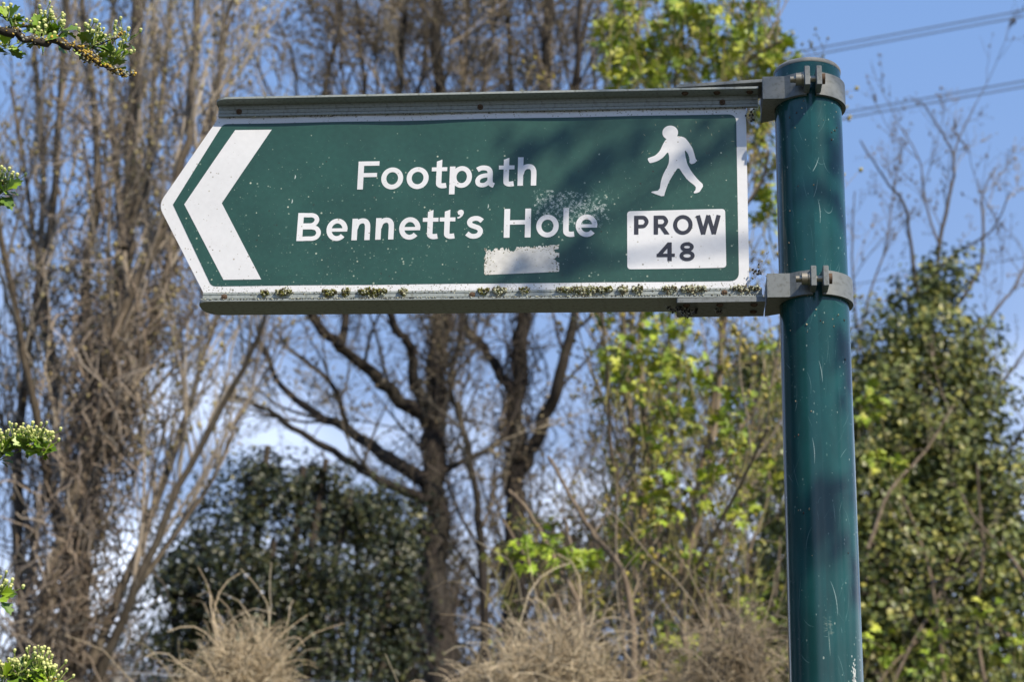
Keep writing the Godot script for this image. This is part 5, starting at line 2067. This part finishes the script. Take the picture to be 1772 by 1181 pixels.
func make_grime(t: Node3D) -> void:
	rng.seed = 95
	var g := Geo.new()
	# [start, end, how much, olive share] along the lower rail, u in mm
	for c in [[-732, -722, 40, 0.5], [-712, -690, 110, 0.3], [-648, -630, 90, 0.6], [-622, -612, 60, 0.5], [-600, -562, 260, 0.7], [-545, -534, 60, 0.1], [-440, -425, 70, 0.4], [-420, -402, 120, 0.05], [-385, -372, 40, 0.3], [-335, -262, 460, 0.35], [-254, -242, 110, 0.1], [-236, -222, 90, 0.1], [-196, -178, 150, 0.05], [-172, -140, 260, 0.05], [-108, -70, 90, 0.1]]:
		for k in int(c[2] * 1.6):
			var u := lerpf(c[0], c[1], rng.randf())
			var mid := 1.0 - absf((u - (c[0] + c[1]) / 2.0) / (c[1] - c[0])) * 1.4
			var v := -130.0 + rng.randfn() * 2.6 * maxf(mid, 0.3) - absf(rng.randfn()) * 3.8 * maxf(mid, 0.0)
			var z := 1.2 + absf(rng.randfn()) * 3.2 + (2.6 if v < -130.0 else 0.0)
			var green: bool = rng.randf() < c[3]
			var col := Color(0.12, 0.12, 0.025) if green else (Color(0.40, 0.41, 0.30) if rng.randf() < 0.6 else Color(0.12, 0.10, 0.06))
			g.lump(mm(u, v, z), Vector3.ONE * rng.randf_range(0.0009, 0.0022), tone(col, 0.35), rng)
	# crumbs along both lips and the flange edge
	for k in 1900:
		var u := rng.randf_range(-810.0, -70.0)
		var low := rng.randf() < 0.85
		var onedge := low and rng.randf() < 0.3
		g.lump(mm(u, -147.6 if onedge else (-130.5 - absf(rng.randfn()) * 3.0 if low else 129.0 + rng.randf()), 24.3 if onedge else rng.randf_range(1.0, 4.4)), Vector3.ONE * rng.randf_range(0.0004, 0.0012), tone(Color(0.5, 0.5, 0.38) if rng.randf() < 0.5 else Color(0.07, 0.06, 0.04), 0.4), rng)
	var o := part("moss", g, M.grime, t, "clumps of olive moss and grey lichen along the lower rail", "stuff")
	o.position.y = PLATE_Y
	# cobwebs with caught husks
	g = Geo.new()
	for s in [[[-178, -158, 10], [-166, -170, 4], [-150, -160, 0], 190], [[-196, -151, 6], [-184, -163, 4], [-172, -158, 4], 30], [[-83, -104, 2], [-70, -112, 6], [-62, -118, 20], 16], [[-83, -122, 2], [-72, -108, 10], [-58, -90, 30], 14], [[-84, 120, 2], [-76, 108, 4], [-70, 124, 10], 34], [[-130, -158, 0], [-122, -162, 0], [-114, -158, 0], 16]]:
		var a := mm(s[0][0], s[0][1], s[0][2])
		var b := mm(s[1][0], s[1][1], s[1][2])
		var c := mm(s[2][0], s[2][1], s[2][2])
		for k in 5:
			var w := rand_dir() * 0.004
			g.tube(PackedVector3Array([a, a.lerp(b, 0.6) + w, b + w * 0.6, c.lerp(b, 0.5) + w, c]), PackedFloat32Array([0.00015, 0.00015, 0.00015, 0.00015, 0.00015]), 3, Color(0.5, 0.5, 0.48))
		for k in s[3]:
			var q := a.lerp(b, rng.randf()).lerp(b.lerp(c, rng.randf()), rng.randf())
			g.lump(q + rand_dir() * 0.0028, Vector3.ONE * rng.randf_range(0.0006, 0.0022), tone(Color(0.03, 0.026, 0.02) if rng.randf() < 0.72 else Color(0.3, 0.28, 0.2), 0.4), rng)
	o = part("cobweb", g, M.grime, t, "dusty cobwebs hung with dark husks", "stuff")
	o.position.y = PLATE_Y
	# splashes stuck to the pole and husks on the clamps
	g = Geo.new()
	for k in 46:
		var a := rng.randf_range(-0.9, 1.3)
		var y: float = [rng.randf_range(0.06, 0.12), rng.randf_range(-0.2, -0.15), rng.randf_range(-0.5, 0.1)][rng.randi() % 3]
		g.lump(Vector3(sin(a) * 0.0447, y, cos(a) * 0.0447), Vector3(0.0008, 0.0013, 0.0008) * rng.randf_range(0.5, 1.6), tone(Color(0.4, 0.36, 0.25) if rng.randf() < 0.6 else Color(0.06, 0.04, 0.03), 0.4), rng)
	o = part("stuck_husks", g, M.grime, t, "", "stuff")
	o.position.y = PLATE_Y


func make_wires() -> void:
	var labels := ["upper pair of overhead power cables crossing the blue sky", "lower pair of overhead power cables meeting the pole clamp", "single thin overhead cable crossing behind the ivy"]
	for k in 3:
		var t := thing("power_cable", labels[k], "power cable", Vector3.ZERO, "overhead power cables")
		for s in ([0, 1] if k == 0 else ([2, 3] if k == 1 else [4])):
			var a: Array = POWER_LINES[s]
			var p := Vector3(a[0], a[1], a[2])
			var q := Vector3(a[3], a[4], a[5])
			var pts := PackedVector3Array()
			var r := PackedFloat32Array()
			for m in 25:
				pts.append(p.lerp(q, m / 24.0))
				r.append(0.045 if k < 2 else 0.035)
			var g := Geo.new()
			g.tube(pts, r, 6, Color.WHITE)
			part("conductor", g, M.cable, t)


func make_fence() -> void:
	rng.seed = 33
	var t := thing("wire_fence", "thin wire strand of a fence at the bottom edge, beside the evergreen bush", "fence", Vector3.ZERO)
	var y := 2.935
	var ends := [Vector3(-2.75, 0, -8.6), Vector3(1.1, 0, -8.6)]
	for e in ends:
		var g := Geo.new()
		g.tube(PackedVector3Array([e + Vector3(0, -0.1, 0), e + Vector3(0, 2.9, 0)]), PackedFloat32Array([0.03, 0.03]), 10, Color(0.2, 0.19, 0.17), null, true)
		part("post", g, M.twig, t)
	for dy in [0.0, -0.3, -0.6, -1.0]:
		var g := Geo.new()
		var p := PackedVector3Array()
		var r := PackedFloat32Array()
		for k in 30:
			p.append(ends[0].lerp(ends[1], k / 29.0) + Vector3(0, y + dy - 0.03 * sin(PI * k / 29.0), 0))
			r.append(0.0035)
		g.tube(p, r, 5, Color(0.42, 0.43, 0.45))
		part("wire", g, M.twig, t)


func make_ground() -> void:
	var g := Geo.new()
	var ns := 24
	var size := 900.0
	var n := noise_at(8, 0.05, 3)
	for a in ns:
		for b in ns:
			var f := func(i: int, j: int) -> Vector3:
				var x := (float(i) / ns * 2.0 - 1.0)
				var z := (float(j) / ns * 2.0 - 1.0)
				return Vector3(signf(x) * x * x * size, 0.0, signf(z) * z * z * size)
			g.quad(f.call(a, b), f.call(a, b + 1), f.call(a + 1, b + 1), f.call(a + 1, b), Color.WHITE)
	var m := plain(Color.WHITE, 0.95)
	var t := NoiseTexture2D.new()
	t.width = 512
	t.height = 512
	t.seamless = true
	t.noise = noise_at(9, 0.02, 5)
	var gr := Gradient.new()
	gr.set_color(0, lin(0.025, 0.035, 0.012))
	gr.set_color(1, lin(0.085, 0.07, 0.045))
	t.color_ramp = gr
	m.albedo_texture = t
	m.uv1_triplanar = true
	m.uv1_world_triplanar = true
	m.uv1_scale = Vector3(0.15, 0.15, 0.15)
	var o := part("ground", g, m, self)
	o.set_meta("kind", "structure")


func _ready() -> void:
	make_view()
	make_materials()
	make_ground()
	make_trees()
	make_thicket()
	make_hedge()
	make_wires()
	make_fence()
	make_post()
	make_hawthorn()
	make_shade_tree()
